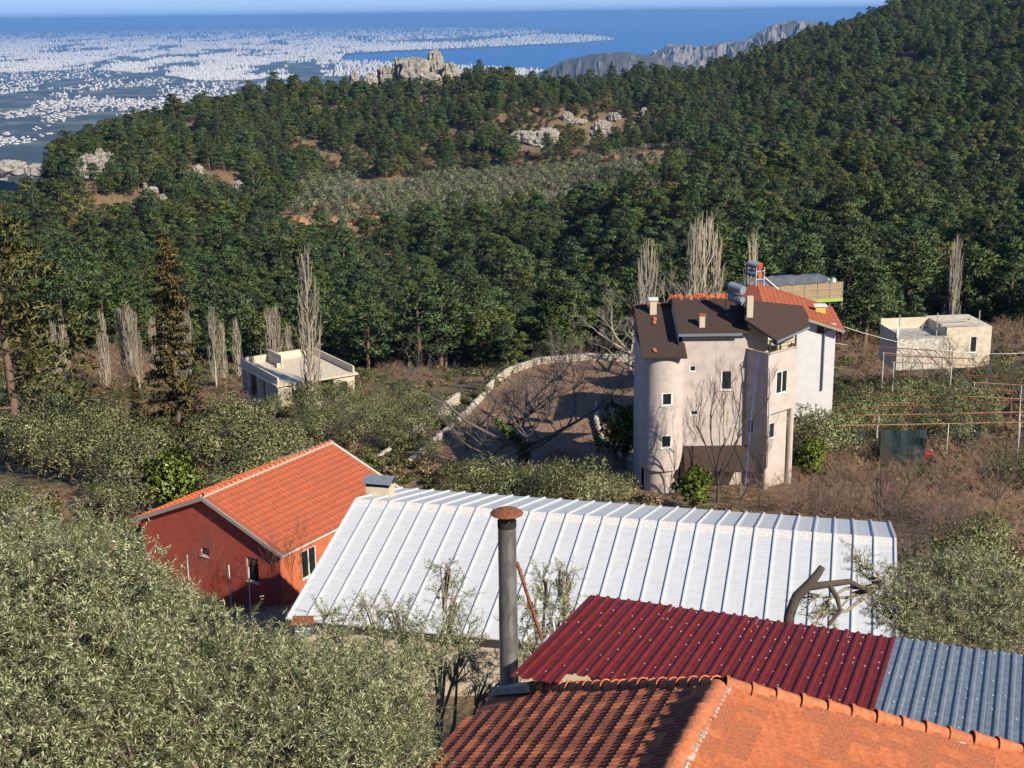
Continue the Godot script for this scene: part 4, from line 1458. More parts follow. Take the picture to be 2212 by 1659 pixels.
func concrete_house() -> void:
	var c := []
	for q in [Vector2(522, 789), Vector2(600, 832), Vector2(767, 806)]: c.append(at_y(q.x, q.y, -41.0))
	var ex: Vector3 = (c[2] - c[1]).normalized()      # along the sunny front
	var ez: Vector3 = (c[0] - c[1]).normalized()      # along the shaded left side, away
	ex = (ex - ez * ex.dot(ez)).normalized()
	var lx: float = (c[2] - c[1]).length()
	var lz: float = (c[0] - c[1]).length() * 1.03
	var base := Vector3(c[1].x, -48.0, c[1].z)
	var h := thing("concrete_house", "unfinished grey concrete house with a flat roof among poplars", "building", base + (ex * lx + ez * lz) * 0.5)
	var X := Transform3D(Basis(ex, Vector3.UP, -ez), c[1])     # local: x along the front, z towards the viewer, y up; roof slab top at 0
	var b := MB.new()
	b.box(Vector3(-0.25, -0.2, -lz - 0.2), Vector3(lx + 0.35, 0, 0.25), X)
	wpart("roof_slab", b, M.concrete, h)
	for q in [[0.0, -0.18, lx, 0.9, -lz], [0, 0, 0, 0, 0]]:
		if q[2] > 0:
			b = MB.new()
			b.box(Vector3(0.0, 0.0, -lz), Vector3(lx, 0.85, -lz + 0.2), X)
			wpart("parapet", b, M.concrete, h)
	b = MB.new()
	b.box(Vector3(0.0, 0.0, -lz + 0.2), Vector3(0.2, 0.85, -0.05), X)
	wpart("parapet", b, M.concrete, h)
	b = MB.new()
	b.box(Vector3(lx - 0.2, 0.0, -lz + 0.2), Vector3(lx, 0.85, -0.05), X)
	wpart("parapet", b, M.concrete, h)
	b = MB.new()
	b.box(Vector3(lx * 0.36, 0.0, -lz + 0.2), Vector3(lx * 0.36 + 0.2, 1.5, -lz + 4.4), X)
	b.box(Vector3(lx * 0.36 - 0.5, 0.0, -lz + 3.9), Vector3(lx * 0.36, 0.55, -lz + 4.2), X)
	wpart("stair_wall", b, M.concrete, h)
	# storeys: columns and infill walls with openings
	b = MB.new()
	wall(b, X * Vector3(0.1, -6.5, -0.1), ex, lx - 0.1, 6.3, [[1.6, 3.4, 3.0, 5.6], [3.9, 3.6, 6.9, 6.1], [7.6, 3.6, 8.7, 5.6], [1.6, 0.2, 3.2, 2.6], [5.0, 0.6, 7.2, 2.6]], 0.2)
	wpart("front_wall", b, M.concrete, h)
	b = MB.new()
	wall(b, X * Vector3(0.1, -6.5, -lz + 0.1), -ez, lz - 0.2, 6.3, [[1.0, 3.5, 1.3, 6.2], [2.6, 3.4, 4.6, 6.1], [6.6, 3.5, 7.3, 6.2], [3.0, 0.0, 4.9, 2.6]], 0.2)
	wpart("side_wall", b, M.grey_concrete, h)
	b = MB.new()
	b.box(Vector3(-0.2, -3.3, -lz - 0.1), Vector3(lx + 0.1, -3.1, 0.1), X)
	wpart("floor_slab", b, M.grey_concrete, h)
	b = MB.new()
	wall(b, X * Vector3(lx, -6.5, -0.1), ez, lz - 0.2, 6.3, [])
	wall(b, X * Vector3(lx, -6.5, -lz + 0.1), -ex, lx - 0.1, 6.3, [])
	wpart("back_wall", b, M.concrete, h)
	for k in 3:
		b = MB.new()
		b.box(Vector3(0.02, -6.8, -lz * k / 2.0 * 0.95 - 0.42), Vector3(0.4, -0.2, -lz * k / 2.0 * 0.95 - 0.05), X)
		wpart("column", b, M.grey_concrete, h)
	b = MB.new()
	b.tube([X * Vector3(1.9, 0.0, -lz + 2), X * Vector3(1.9, 2.2, -lz + 2)], [0.04, 0.04], 6)
	wpart("vent_pipe", b, M.white_paint, h)

func pink_house() -> void:
	var base := Vector3(13.4, -36.0, -100.0)
	var h := thing("pink_house", "tall pale pink house with a round stair turret and brown roofs", "house", base)
	var up := Vector3.UP
	var yb := -36.5
	var b := MB.new()
	# main front between turret and wing, facing the viewer
	var o := Vector3(12.5, yb, -97.6)
	var hs := [[0.53, -25.59 - yb, 1.03, -25.09 - yb], [0.66, -28.93 - yb, 1.25, -28.52 - yb], [2.88, -27.02 - yb, 3.70, -25.5 - yb]]
	wall(b, o, Vector3.RIGHT, 4.7, -22.5 - yb, hs, 0.18)
	wall(b, Vector3(17.2, yb, -97.6), Vector3(0, 0, -1), 7.0, -22.5 - yb, [])
	wall(b, Vector3(12.5, -25.0, -104.6), Vector3(0, 0, 1), 7.0, 2.5, [])
	wall(b, Vector3(9.6, yb, -104.6), Vector3(0, 0, 1), 7.0, -24.2 - yb, [])
	wall(b, Vector3(17.2, yb, -104.6), Vector3(-1, 0, 0), 7.6, -22.5 - yb, [])
	wpart("wall", b, M.pink_plaster, h)
	for k in 3: window(h, o, Vector3.RIGHT, hs[k], 1, M.white_frame, 0.1, k == 2, 0.08)
	# turret: round front with two windows
	var tc := Vector3(11.08, 0, -97.6)
	var tr := 1.55
	b = MB.new()
	var wins := [[-26.72, -27.72], [-29.93, -30.95]]
	var seg := 28
	var wa0 := -0.155
	var wa1 := 0.375
	var angs := [-PI / 2]
	for k in range(1, seg): angs.append(-PI / 2 + PI * k / seg)
	angs.append(PI / 2)
	angs.append(wa0)
	angs.append(wa1)
	angs.sort()
	for k in angs.size() - 1:
		var a0: float = angs[k]
		var a1: float = angs[k + 1]
		if a1 - a0 < 0.001: continue
		var d0 := Vector3(sin(a0), 0, cos(a0))
		var d1 := Vector3(sin(a1), 0, cos(a1))
		var mid := (a0 + a1) / 2
		var spans := [[-32.75, -24.0]]
		if mid > wa0 and mid < wa1: spans = [[-32.75, wins[1][1]], [wins[1][0], wins[0][1]], [wins[0][0], -24.0]]
		for s in spans:
			var p0: Vector3 = tc + d0 * tr
			var p1: Vector3 = tc + d1 * tr
			b.quadn(p0 + up * s[0], p1 + up * s[0], p1 + up * s[1], p0 + up * s[1], d0, d1, d1, d0)
	for w in wins:
		for q in [[wa0, wa0], [wa1, wa1]]:
			var d := Vector3(sin(q[0]), 0, cos(q[0]))
			b.quad(tc + d * (tr - 0.25) + up * w[1], tc + d * tr + up * w[1], tc + d * tr + up * w[0], tc + d * (tr - 0.25) + up * w[0])
	# base below the ledge
	for k in seg:
		var a0 := -PI / 2 + PI * k / seg
		var a1 := -PI / 2 + PI * (k + 1) / seg
		var d0 := Vector3(sin(a0), 0, cos(a0))
		var d1 := Vector3(sin(a1), 0, cos(a1))
		b.quadn(tc + d0 * 1.3 + up * -37.0, tc + d1 * 1.3 + up * -37.0, tc + d1 * 1.3 + up * -32.7, tc + d0 * 1.3 + up * -32.7, d0, d1, d1, d0)
		b.quad(tc + d0 * 1.3 + up * -32.75, tc + d1 * 1.3 + up * -32.75, tc + d1 * tr + up * -32.75, tc + d0 * tr + up * -32.75)
	wpart("turret", b, M.pink_plaster, h)
	for w in wins:
		var d := Vector3(sin((wa0 + wa1) / 2), 0, cos((wa0 + wa1) / 2))
		var rt := Vector3(d.z, 0, -d.x)
		var half := tr * sin((wa1 - wa0) / 2)
		var wo: Vector3 = tc + d * (tr * cos((wa1 - wa0) / 2)) - rt * half
		wo.y = w[1]
		window(h, wo, rt, [0.0, 0.0, half * 2, w[0] - w[1]], 1, M.white_frame, 0.04, true, 0.1)
	# turret and left roof: one brown slope falling to the front
	b = MB.new()
	var pt := 0.36
	var e0 := Vector3(9.35, -24.02, -95.75)
	var bk := 6.9
	b.slab([e0, Vector3(12.62, -24.02, -95.75), Vector3(12.62, -24.02 + bk * pt, -95.75 - bk), Vector3(9.35, -24.02 + bk * pt, -95.75 - bk)], 0.12)
	wpart("lower_roof", b, M.brown_felt, h)
	b = MB.new()
	var m0 := Vector3(12.12, -22.58, -97.08)
	var mk := 4.7
	b.slab([m0, Vector3(17.3, -22.58, -97.08), Vector3(17.3, -22.58 + mk * 0.364, -97.08 - mk), Vector3(12.12, -22.58 + mk * 0.364, -97.08 - mk)], 0.14)
	wpart("main_roof", b, M.brown_felt, h)
	b = MB.new()
	b.bar(m0 + Vector3(0, -0.12, 0.03), Vector3(16.75, -22.70, -97.05), 0.04, 0.2)
	wpart("gutter", b, M.blue_sheet, h)
	b = MB.new()                                      # cheek between the two roofs
	b.quad(Vector3(12.14, -24.2, -97.2), Vector3(12.14, -22.72, -97.2), Vector3(12.14, -20.96, -101.75), Vector3(12.14, -23.0, -101.75))
	b.quad(Vector3(12.16, -24.2, -97.2), Vector3(12.16, -23.0, -101.75), Vector3(12.16, -20.96, -101.75), Vector3(12.16, -22.72, -97.2))
	wpart("cheek_wall", b, M.pink_plaster, h)
	# back slope under stacked loose tiles
	b = MB.new()
	b.slab([Vector3(9.35, -21.55, -102.6), Vector3(17.3, -20.95, -101.75), Vector3(17.3, -22.6, -106), Vector3(9.35, -23.0, -106.4)], 0.1)
	wpart("back_roof", b, M.clay_dark, h)
	# wing at the right: set at an angle, terrace on top under a pointed roof
	var C := Vector3(18.5, 0, -96.0)
	var d := Vector3(0.75, 0, -0.66).normalized()
	var lw := C - Vector3(17.12, 0, -97.75)
	var ld := lw.normalized()
	var wl := lw.length()
	b = MB.new()
	var top := -23.9
	var bot := -28.55
	wall(b, Vector3(17.12, bot, -97.75), ld, wl, top - bot, [])
	var ww := [1.0, -27.17 - bot, 2.34, -25.44 - bot]
	wall(b, C + up * bot, d, 3.3, top - bot, [ww], 0.15)
	var E := C + d * 3.3
	var bd := Vector3(-0.1, 0, -1).normalized()
	wall(b, E + up * bot, bd, 5.0, top - bot, [])
	var G := E + bd * 5.0
	b.quad(Vector3(17.12, bot, -97.75), Vector3(17.12, bot, -103), G + up * bot, E + up * bot)
	b.tri(Vector3(17.12, bot, -97.75), E + up * bot, C + up * bot)
	# parapet inner faces and terrace floor
	var ins := 0.14
	b.quad(C + up * top, E + up * top, E + up * top - d.cross(up) * ins * 1.0, C + up * top + Vector3(-0.02, 0, -ins * 1.5))
	b.quad(C + d * 0.05 + up * (top - 1.0) - d.cross(up) * ins, C + d * 0.05 + up * top - d.cross(up) * ins, E + up * top - d.cross(up) * ins, E + up * (top - 1.0) - d.cross(up) * ins)
	wpart("wing", b, M.pink_plaster, h)
	window(h, C + up * bot, d, ww, 2, M.white_frame, 0.08, true, 0.08)
	b = MB.new()
	b.tri(Vector3(17.2, -24.6, -97.8), C + up * -24.6, E + up * -24.6)
	b.quad(Vector3(17.2, -24.6, -97.8), E + up * -24.6, G + up * -24.6, Vector3(17.2, -24.6, -103))
	wpart("terrace_floor", b, M.concrete, h)
	b = MB.new()
	b.bar(C + up * (top + 0.02) + d * -0.05, E + up * (top + 0.02), 0.26, 0.05)
	b.bar(C + up * (top + 0.02), Vector3(17.2, top + 0.02, -97.7), 0.24, 0.05)
	wpart("parapet_coping", b, M.cream_plaster, h)
	# lower wing storey, a little set back, with two round pillars
	b = MB.new()
	var W0 := Vector3(17.1, yb, -97.7)
	var Ci := C + Vector3(0.0, yb, -0.5)
	var li := (Ci - W0)
	wall(b, W0, li.normalized(), li.length(), bot - yb, [[0.35, -30.3 - yb, 0.95, -29.2 - yb]], 0.15)
	wall(b, Ci, d, 2.7, bot - yb, [[0.5, -30.6 - yb, 1.2, -29.4 - yb]], 0.15)
	wall(b, Ci + d * 2.7, bd, 4.5, bot - yb, [])
	wpart("ground_floor", b, M.pink_plaster, h)
	window(h, W0, li.normalized(), [0.35, -30.3 - yb, 0.95, -29.2 - yb], 1, M.white_frame, 0.08, true)
	window(h, Ci, d, [0.5, -30.6 - yb, 1.2, -29.4 - yb], 1, M.white_frame, 0.08, true)
	for q in [Vector3(20.75, 0, -98.15), Vector3(18.62, 0, -96.25)]:
		b = MB.new()
		b.tube([Vector3(q.x, yb, q.z), Vector3(q.x, bot, q.z)], [0.2, 0.2], 14)
		wpart("pillar", b, M.pink_plaster, h)
	# pointed roof of the wing
	var ro := [Vector3(19.08, -23.0, -96.2), Vector3(21.9, -22.5, -98.6), Vector3(22.0, -21.95, -99.5), Vector3(21.7, -21.3, -100.3), Vector3(17.02, -20.47, -98.7), Vector3(16.98, -21.07, -97.8), Vector3(16.89, -21.57, -97.0)]
	b = MB.new()
	b.slab(ro, 0.16)
	wpart("wing_roof", b, M.brown_felt, h)
	b = MB.new()
	b.bar(ro[0] + up * -0.1 + Vector3(0.03, 0, 0.03), ro[1] + up * -0.1 + Vector3(0.03, 0, 0.03), 0.03, 0.18)
	wpart("gutter", b, M.blue_sheet, h)
	b = MB.new()
	b.slab([Vector3(21.7, -21.31, -100.3), Vector3(21.9, -23.0, -104), Vector3(16.9, -22.4, -104), Vector3(17.02, -20.48, -98.7)], 0.1)
	wpart("back_roof", b, M.brown_felt, h)
	b = MB.new()                                      # the room behind the terrace
	wall(b, Vector3(17.2, -24.6, -97.7), Vector3(0.9, 0, -0.45).normalized(), 4.6, 2.6, [[1.9, 0, 2.8, 2.0]], 0.2)
	wpart("terrace_room", b, M.cream_plaster, h)
	for q in [C + d * 0.12, C + d * 3.1]:
		b = MB.new()
		var qq: Vector3 = q
		b.bar(qq + up * -24.0, qq + up * (-22.9 if qq == C + d * 0.12 else -22.55), 0.12, 0.12)
		wpart("post", b, M.dark_iron, h)
	b = MB.new()
	for y in [-23.62, -23.4]: b.bar(C + up * y, E + up * y, 0.035, 0.035)
	for k in 4: b.bar(C + d * (0.5 + k * 0.85) + up * -23.88, C + d * (0.5 + k * 0.85) + up * -23.4, 0.03, 0.03)
	wpart("railing", b, M.dark_iron, h)
	# chimneys
	b = MB.new()
	b.box(Vector3(13.72, -22.6, -98.15), Vector3(14.12, -21.45, -97.8))
	var ch := wpart("chimney", b, M.cream_plaster, h)
	b = MB.new()
	b.box(Vector3(13.66, -21.45, -98.2), Vector3(14.2, -21.33, -97.75))
	wpart("cap", b, M.clay_dark, ch)
	b = MB.new()
	b.box(Vector3(10.45, -22.6, -101.6), Vector3(10.95, -20.95, -101.2))
	ch = wpart("chimney", b, M.cream_plaster, h)
	b = MB.new()
	b.box(Vector3(10.33, -20.95, -101.7), Vector3(11.05, -20.8, -101.1))
	wpart("cap", b, M.white_paint, ch)
	b = MB.new()
	b.box(Vector3(17.05, -21.5, -97.6), Vector3(17.5, -19.95, -97.25))
	wpart("chimney", b, M.cream_plaster, h)
	# stacks of spare roof tiles along the ridge
	var tiles := thing("stacked_tiles", "long heap of spare red roof tiles stacked along the brown roof", "roof tiles", Vector3(14, -21.0, -102.1))
	var tm := tile_mesh(0.24, 0.40, 0.01, 2, 0.02)
	for k in 150:
		var x := rr(11.9, 17.1)
		var y := -20.95 + rr(0.0, 0.34) - absf(x - 15.0) * 0.02
		part("tile", tm, [M.clay, M.clay_dark, M.clay_new][k % 3], tiles, tiles.global_transform.affine_inverse() * Transform3D(Basis.from_euler(Vector3(rr(0.6, 1.5), rr(-0.5, 0.5), rr(-0.4, 0.4))), Vector3(x, y, -101.75 - rr(0.0, 0.5))))
	for q in [Vector3(10.55, -22.35, -100.2), Vector3(10.62, -22.18, -100.65), Vector3(10.2, -23.62, -96.7)]:
		var o2 := thing("loose_roof_tile", ["loose orange roof tile lying low on the brown turret roof", "loose orange roof tile below the turret roof chimney", "loose orange roof tile leaning against the turret roof chimney"][0 if q.z > -98 else (1 if q.z > -100.4 else 2)], "roof tile", q + Vector3.UP * 0.05)
		o2.rotation = Vector3(0.35, rr(-0.5, 0.5), 0)
		part("tile", tm, M.clay, o2)
	# awning over the lower terrace
	b = MB.new()
	b.slab([Vector3(12.6, -32.6, -95.6), Vector3(17.9, -32.7, -95.6), Vector3(17.4, -31.25, -97.5), Vector3(12.7, -31.25, -97.5)], 0.08)
	wpart("porch_roof", b, M.brown_felt, h)
	for k in 3:
		b = MB.new()
		b.bar(Vector3(12.9 + k * 2.3, yb, -95.75), Vector3(12.9 + k * 2.3, -32.65, -95.75), 0.1, 0.1)
		wpart("porch_post", b, M.dark_iron, h)
	# blue hose hanging from the terrace
	var hz := thing("blue_hose", "bright blue hose hanging down the pink wall from the terrace", "hose", Vector3(17.4, -36, -96.2))
	b = MB.new()
	b.tube([Vector3(18.0, -23.86, -96.6), Vector3(17.85, -24.0, -96.4), Vector3(17.75, -25.5, -96.7), Vector3(17.55, -28.0, -96.7), Vector3(17.35, -30.5, -96.3), Vector3(17.1, -32.4, -95.5), Vector3(16.9, -35.6, -95.4)], [0.035, 0.035, 0.035, 0.035, 0.035, 0.035, 0.035], 5)
	wpart("hose", b, M.blue_hose, hz)
	var dp := MB.new()
	dp.tube([Vector3(18.45, -25.0, -96.0), Vector3(18.55, -25.0, -95.85), Vector3(18.6, -25.4, -95.85), Vector3(18.7, -32.5, -95.9)], [0.06, 0.06, 0.06, 0.06], 7)
	wpart("drain_pipe", dp, M.pink_plaster, h)
	solar_heater(Vector3(16.9, -21.25, -98.4), 0.10, M.tank_paint, M.tank_paint, "grey two-tank solar water heater on the brown roof ridge", M.rust, 1.0)
	solar_heater(Vector3(19.25, -20.4, -104.5), 0.25, M.tank_red, M.tank_orange, "solar water heater with red and orange tank ends behind the brown roof", M.white_paint, 0.85)

func solar_heater(at: Vector3, turn: float, end1: Material, end2: Material, label: String, frame: Material, s: float) -> void:
	var t := thing("solar_water_heater", label, "water heater", at, turn)
	t.scale = Vector3.ONE * s
	for k in 2:                                     # one tank above the other, lying along local x-z diagonal
		var b := MB.new()
		var y := 0.75 + 0.78 * (1 - k)
		var dir := Vector3(-0.5, 0.12, -0.86).normalized()
		var c := Vector3(0, y, 0)
		b.tube([c, c + dir * 1.25], [0.34, 0.34], 18)
		var tk := part("tank", b.mesh(), M.tank_paint, t)
		b = MB.new()
		b.tube([c - dir * 0.03, c + dir * 0.02], [0.30, 0.345], 18)
		part("tank_end", b.mesh(), end1 if k == 0 else end2, tk)
	for q in [Vector3(0.36, 0, 0.1), Vector3(-0.42, 0, 0.1), Vector3(-0.2, 0, -1.1), Vector3(-0.95, 0, -1.1)]:
		var b := MB.new()
		b.bar(q + Vector3(0, -0.25, 0), q + Vector3(0, 1.5, 0), 0.04, 0.04)
		part("stand_leg", b.mesh(), frame if frame != M.rust else M.dark_iron, t)
	var b := MB.new()
	b.bar(Vector3(0.36, 0.4, 0.1), Vector3(-0.42, 0.4, 0.1), 0.04, 0.04)
	b.bar(Vector3(0.36, 1.15, 0.1), Vector3(-0.42, 1.15, 0.1), 0.04, 0.04)
	b.bar(Vector3(0.36, 0.4, 0.1), Vector3(-0.2, 0.4, -1.1), 0.04, 0.04)
	part("stand_rail", b.mesh(), frame if frame != M.rust else M.dark_iron, t)
	b = MB.new()                                     # collector panel sloping down to the right
	b.slab([Vector3(0.35, 0.65, 0.15), Vector3(1.75, -0.55, 0.3), Vector3(1.75, -0.5, -1.4), Vector3(0.35, 0.7, -1.5)], 0.09)
	var cp := part("collector", b.mesh(), frame, t)
	b = MB.new()
	b.slab([Vector3(0.40, 0.64, 0.07), Vector3(1.68, -0.46, 0.2), Vector3(1.68, -0.42, -1.32), Vector3(0.40, 0.68, -1.42)], 0.02)
	part("collector_glass", b.mesh(), M.dark_iron, cp)

func white_house() -> void:
	# behind the pink house: white wall, orange roof, yellow chimney
	var h := thing("white_house", "white house with an orange tiled roof behind the pink house", "house", Vector3(24.5, -37.5, -112.0))
	var Z := at_d(1806, 704, 109.5)
	var rt := Vector3(0.993, 0, 0.115)
	var wl := 6.2
	var A := Vector3(Z.x, -38.5, Z.z) - rt * wl
	var back := Vector3(rt.z, 0, -rt.x)
	var b := MB.new()
	var ye: float = Z.y - 0.1
	var wq := at_d(1772, 712, 109.7)
	var wx := Vector3(wq.x - A.x, 0, wq.z - A.z).dot(rt)
	wall(b, A, rt, wl, ye + 0.3 - A.y, [[wx - 0.3, ye - 0.55 - A.y, wx + 0.3, ye + 0.25 - A.y]], 0.15)
	var B := A + rt * wl
	wall(b, B, back, 8.0, ye - A.y, [])
	wall(b, A + back * 8.0, -back, 8.0, ye - A.y, [])
	# gable above the front wall: rises to the left
	var gt := A + Vector3.UP * (ye - A.y + 1.75)
	b.tri(A + Vector3.UP * (ye + 0.3 - A.y), B - rt * 1.0 + Vector3.UP * (ye + 0.3 - A.y), gt)
	wpart("wall", b, M.white_plaster, h)
	window(h, A, rt, [wx - 0.3, ye - 0.55 - A.y, wx + 0.3, ye + 0.25 - A.y], 1, M.dark_iron, 0.08, false)
	# roof: slope from its ridge at the left down to the right eave
	var e0 := B + rt * 0.65 + Vector3.UP * (ye - A.y - 0.05) - back * 0.6
	var rdg := e0 - rt * 6.6 + Vector3.UP * 2.1
	b = MB.new()
	b.slab([rdg, e0, e0 + back * 8.8, rdg + back * 8.8], 0.16)
	var slope := wpart("roof_slope", b, M.clay_dark, h)
	var dn := (e0 - rdg).normalized()
	var tm := tile_mesh(0.40, 0.42, 0.03, 2, 0.02)
	lay_tiles(slope, rdg + back * 8.8 + Vector3.UP * 0.02, -back, dn, 22, 16, 0.40, 0.43, tm, [M.clay_new, M.clay], func(_q): return true, 300)
	b = MB.new()
	b.slab([rdg, rdg + back * 8.8, rdg + back * 8.8 - rt * 4 + Vector3.DOWN * 1.7, rdg - rt * 4 + Vector3.DOWN * 1.7], 0.16)
	wpart("roof_slope", b, M.clay_new, h)
	b = MB.new()
	b.bar(rdg + Vector3.DOWN * 0.2 - back * 0.03, e0 + Vector3.DOWN * 0.2 - back * 0.03, 0.05, 0.2)
	wpart("verge_board", b, M.weathered_wood, h)
	var cb := at_d(1770, 686, 113.5)
	b = MB.new()
	b.box(Vector3(-0.42, -0.8, -0.35), Vector3(0.42, 1.0, 0.35), Transform3D(Basis(), cb))
	var ch := wpart("chimney", b, M.yellow_plaster, h)
	b = MB.new()
	b.box(Vector3(-0.55, 1.0, -0.45), Vector3(0.55, 1.12, 0.45), Transform3D(Basis(), cb))
	wpart("cap", b, M.white_paint, ch)
	b = MB.new()
	var g0 := B - rt * 0.9 + Vector3.UP * (ye - A.y - 0.35) - back * 0.1
	b.tube([B + Vector3.UP * (ye - A.y - 0.1) - back * 0.1, g0, g0 + Vector3.DOWN * 5.0], [0.06, 0.06, 0.06], 6)
	wpart("drain_pipe", b, M.blue_sheet, h)

func reed_shed() -> void:
	var a := at_d(1630, 645, 122.0)
	var c := at_d(1818, 652, 124.0)
	var h := thing("reed_shed", "low shed walled with reed mats under dark plastic sheeting", "shed", Vector3((a.x + c.x) / 2, height_at((a.x + c.x) / 2, -126), -126))
	var rt := (c - a)
	rt.y = 0
	var ln := rt.length()
	rt = rt.normalized()
	var nn := rt.cross(Vector3.UP)
	var reed := mat_tex("reed", tone_tex("reed_t", Color(0.34, 0.24, 0.13), Color(0.48, 0.36, 0.22), Color(0.58, 0.46, 0.30), 251, 0.03, Vector2(0.08, 1)), 1.2, 0.9)
	var n := 6
	var y0 := a.y - 0.45
	for k in n:
		var b := MB.new()
		var w := ln / n
		for s in 14:                                  # each mat is a row of reed bundles
			var x := k * w + w * (s + 0.5) / 14
			b.tube([a + rt * x + Vector3.UP * (y0 - a.y), a + rt * x + Vector3.UP * 1.05 + nn * rr(-0.02, 0.02)], [w / 26, w / 26], 5, false)
		wpart("reed_mat", b, reed, h)
	var b := MB.new()
	for k in 2:
		b.bar(a + Vector3.UP * (0.5 - k * 0.6) + nn * 0.07, a + rt * ln + Vector3.UP * (0.5 - k * 0.6) + nn * 0.07, 0.05, 0.05)
	for k in 8:
		b.bar(a + rt * (ln * k / 7.0) + nn * 0.07 + Vector3.UP * (y0 - a.y - 1.0), a + rt * (ln * k / 7.0) + nn * 0.07 + Vector3.UP * 1.15, 0.05, 0.05)
	wpart("batten", b, M.weathered_wood, h)
	b = MB.new()
	b.bar(a + rt * (ln * 0.45) + Vector3.UP * (-0.55) + nn * 0.2, a + rt * ln + Vector3.UP * (-0.55) + nn * 0.2, 0.05, 0.3)
	wpart("lime_panel", b, M.lime, h)
	b = MB.new()
	var prev := []
	for i in 15:
		var row := []
		for k in 5:
			var t := k / 4.0
			row.append(a + rt * (ln * i / 14.0 * 0.86) + Vector3.UP * (1.1 + sin(t * PI * 0.7) * 0.42 + rr(-0.08, 0.08)) - nn * (t * 2.6 - 0.15))
		if i:
			for k in 4: b.quad(prev[k], row[k], row[k + 1], prev[k + 1])
		prev = row
	wpart("plastic_sheet", b, mat("dark_plastic", Color(0.13, 0.135, 0.15), 0.4), h)
	b = MB.new()
	b.slab([c - rt * 2.4 + Vector3.UP * 1.1, c + rt * 0.2 + Vector3.UP * 1.0, c - rt * 0.3 + Vector3.UP * 1.9 - nn * 1.5, c - rt * 2.6 + Vector3.UP * 1.9 - nn * 1.5], 0.04)
	wpart("green_sheet", b, mat("green_sheet", Color(0.03, 0.10, 0.06), 0.5), h)
	b = MB.new()
	wall(b, a + rt * ln + Vector3.UP * (y0 - a.y), -nn, 4.0, 1.45, [])
	wall(b, a + Vector3.UP * (y0 - a.y) - nn * 4.0, nn, 4.0, 1.45, [])
	wpart("wall", b, M.cream_plaster, h)
	# two roof ventilators
	for k in 2:
		var v := thing("roof_ventilator", "bright round metal ventilator on the reed shed, %s" % ["with a yellow label" if k else "beside the plastic sheeting"], "ventilator", at_d(1786 + k * 14, 612, 124.5))
		b = MB.new()
		b.tube([Vector3(0, -0.55, 0), Vector3(0, 0.05, 0)], [0.12, 0.12], 8)
		part("stem", b.mesh(), M.zinc, v)
		b = MB.new()
		b.tube([Vector3(0, 0.05, 0), Vector3(0, 0.12, 0), Vector3(0, 0.4, 0), Vector3(0, 0.5, 0)], [0.14, 0.24, 0.24, 0.12], 12)
		part("head", b.mesh(), M.white_paint, v)

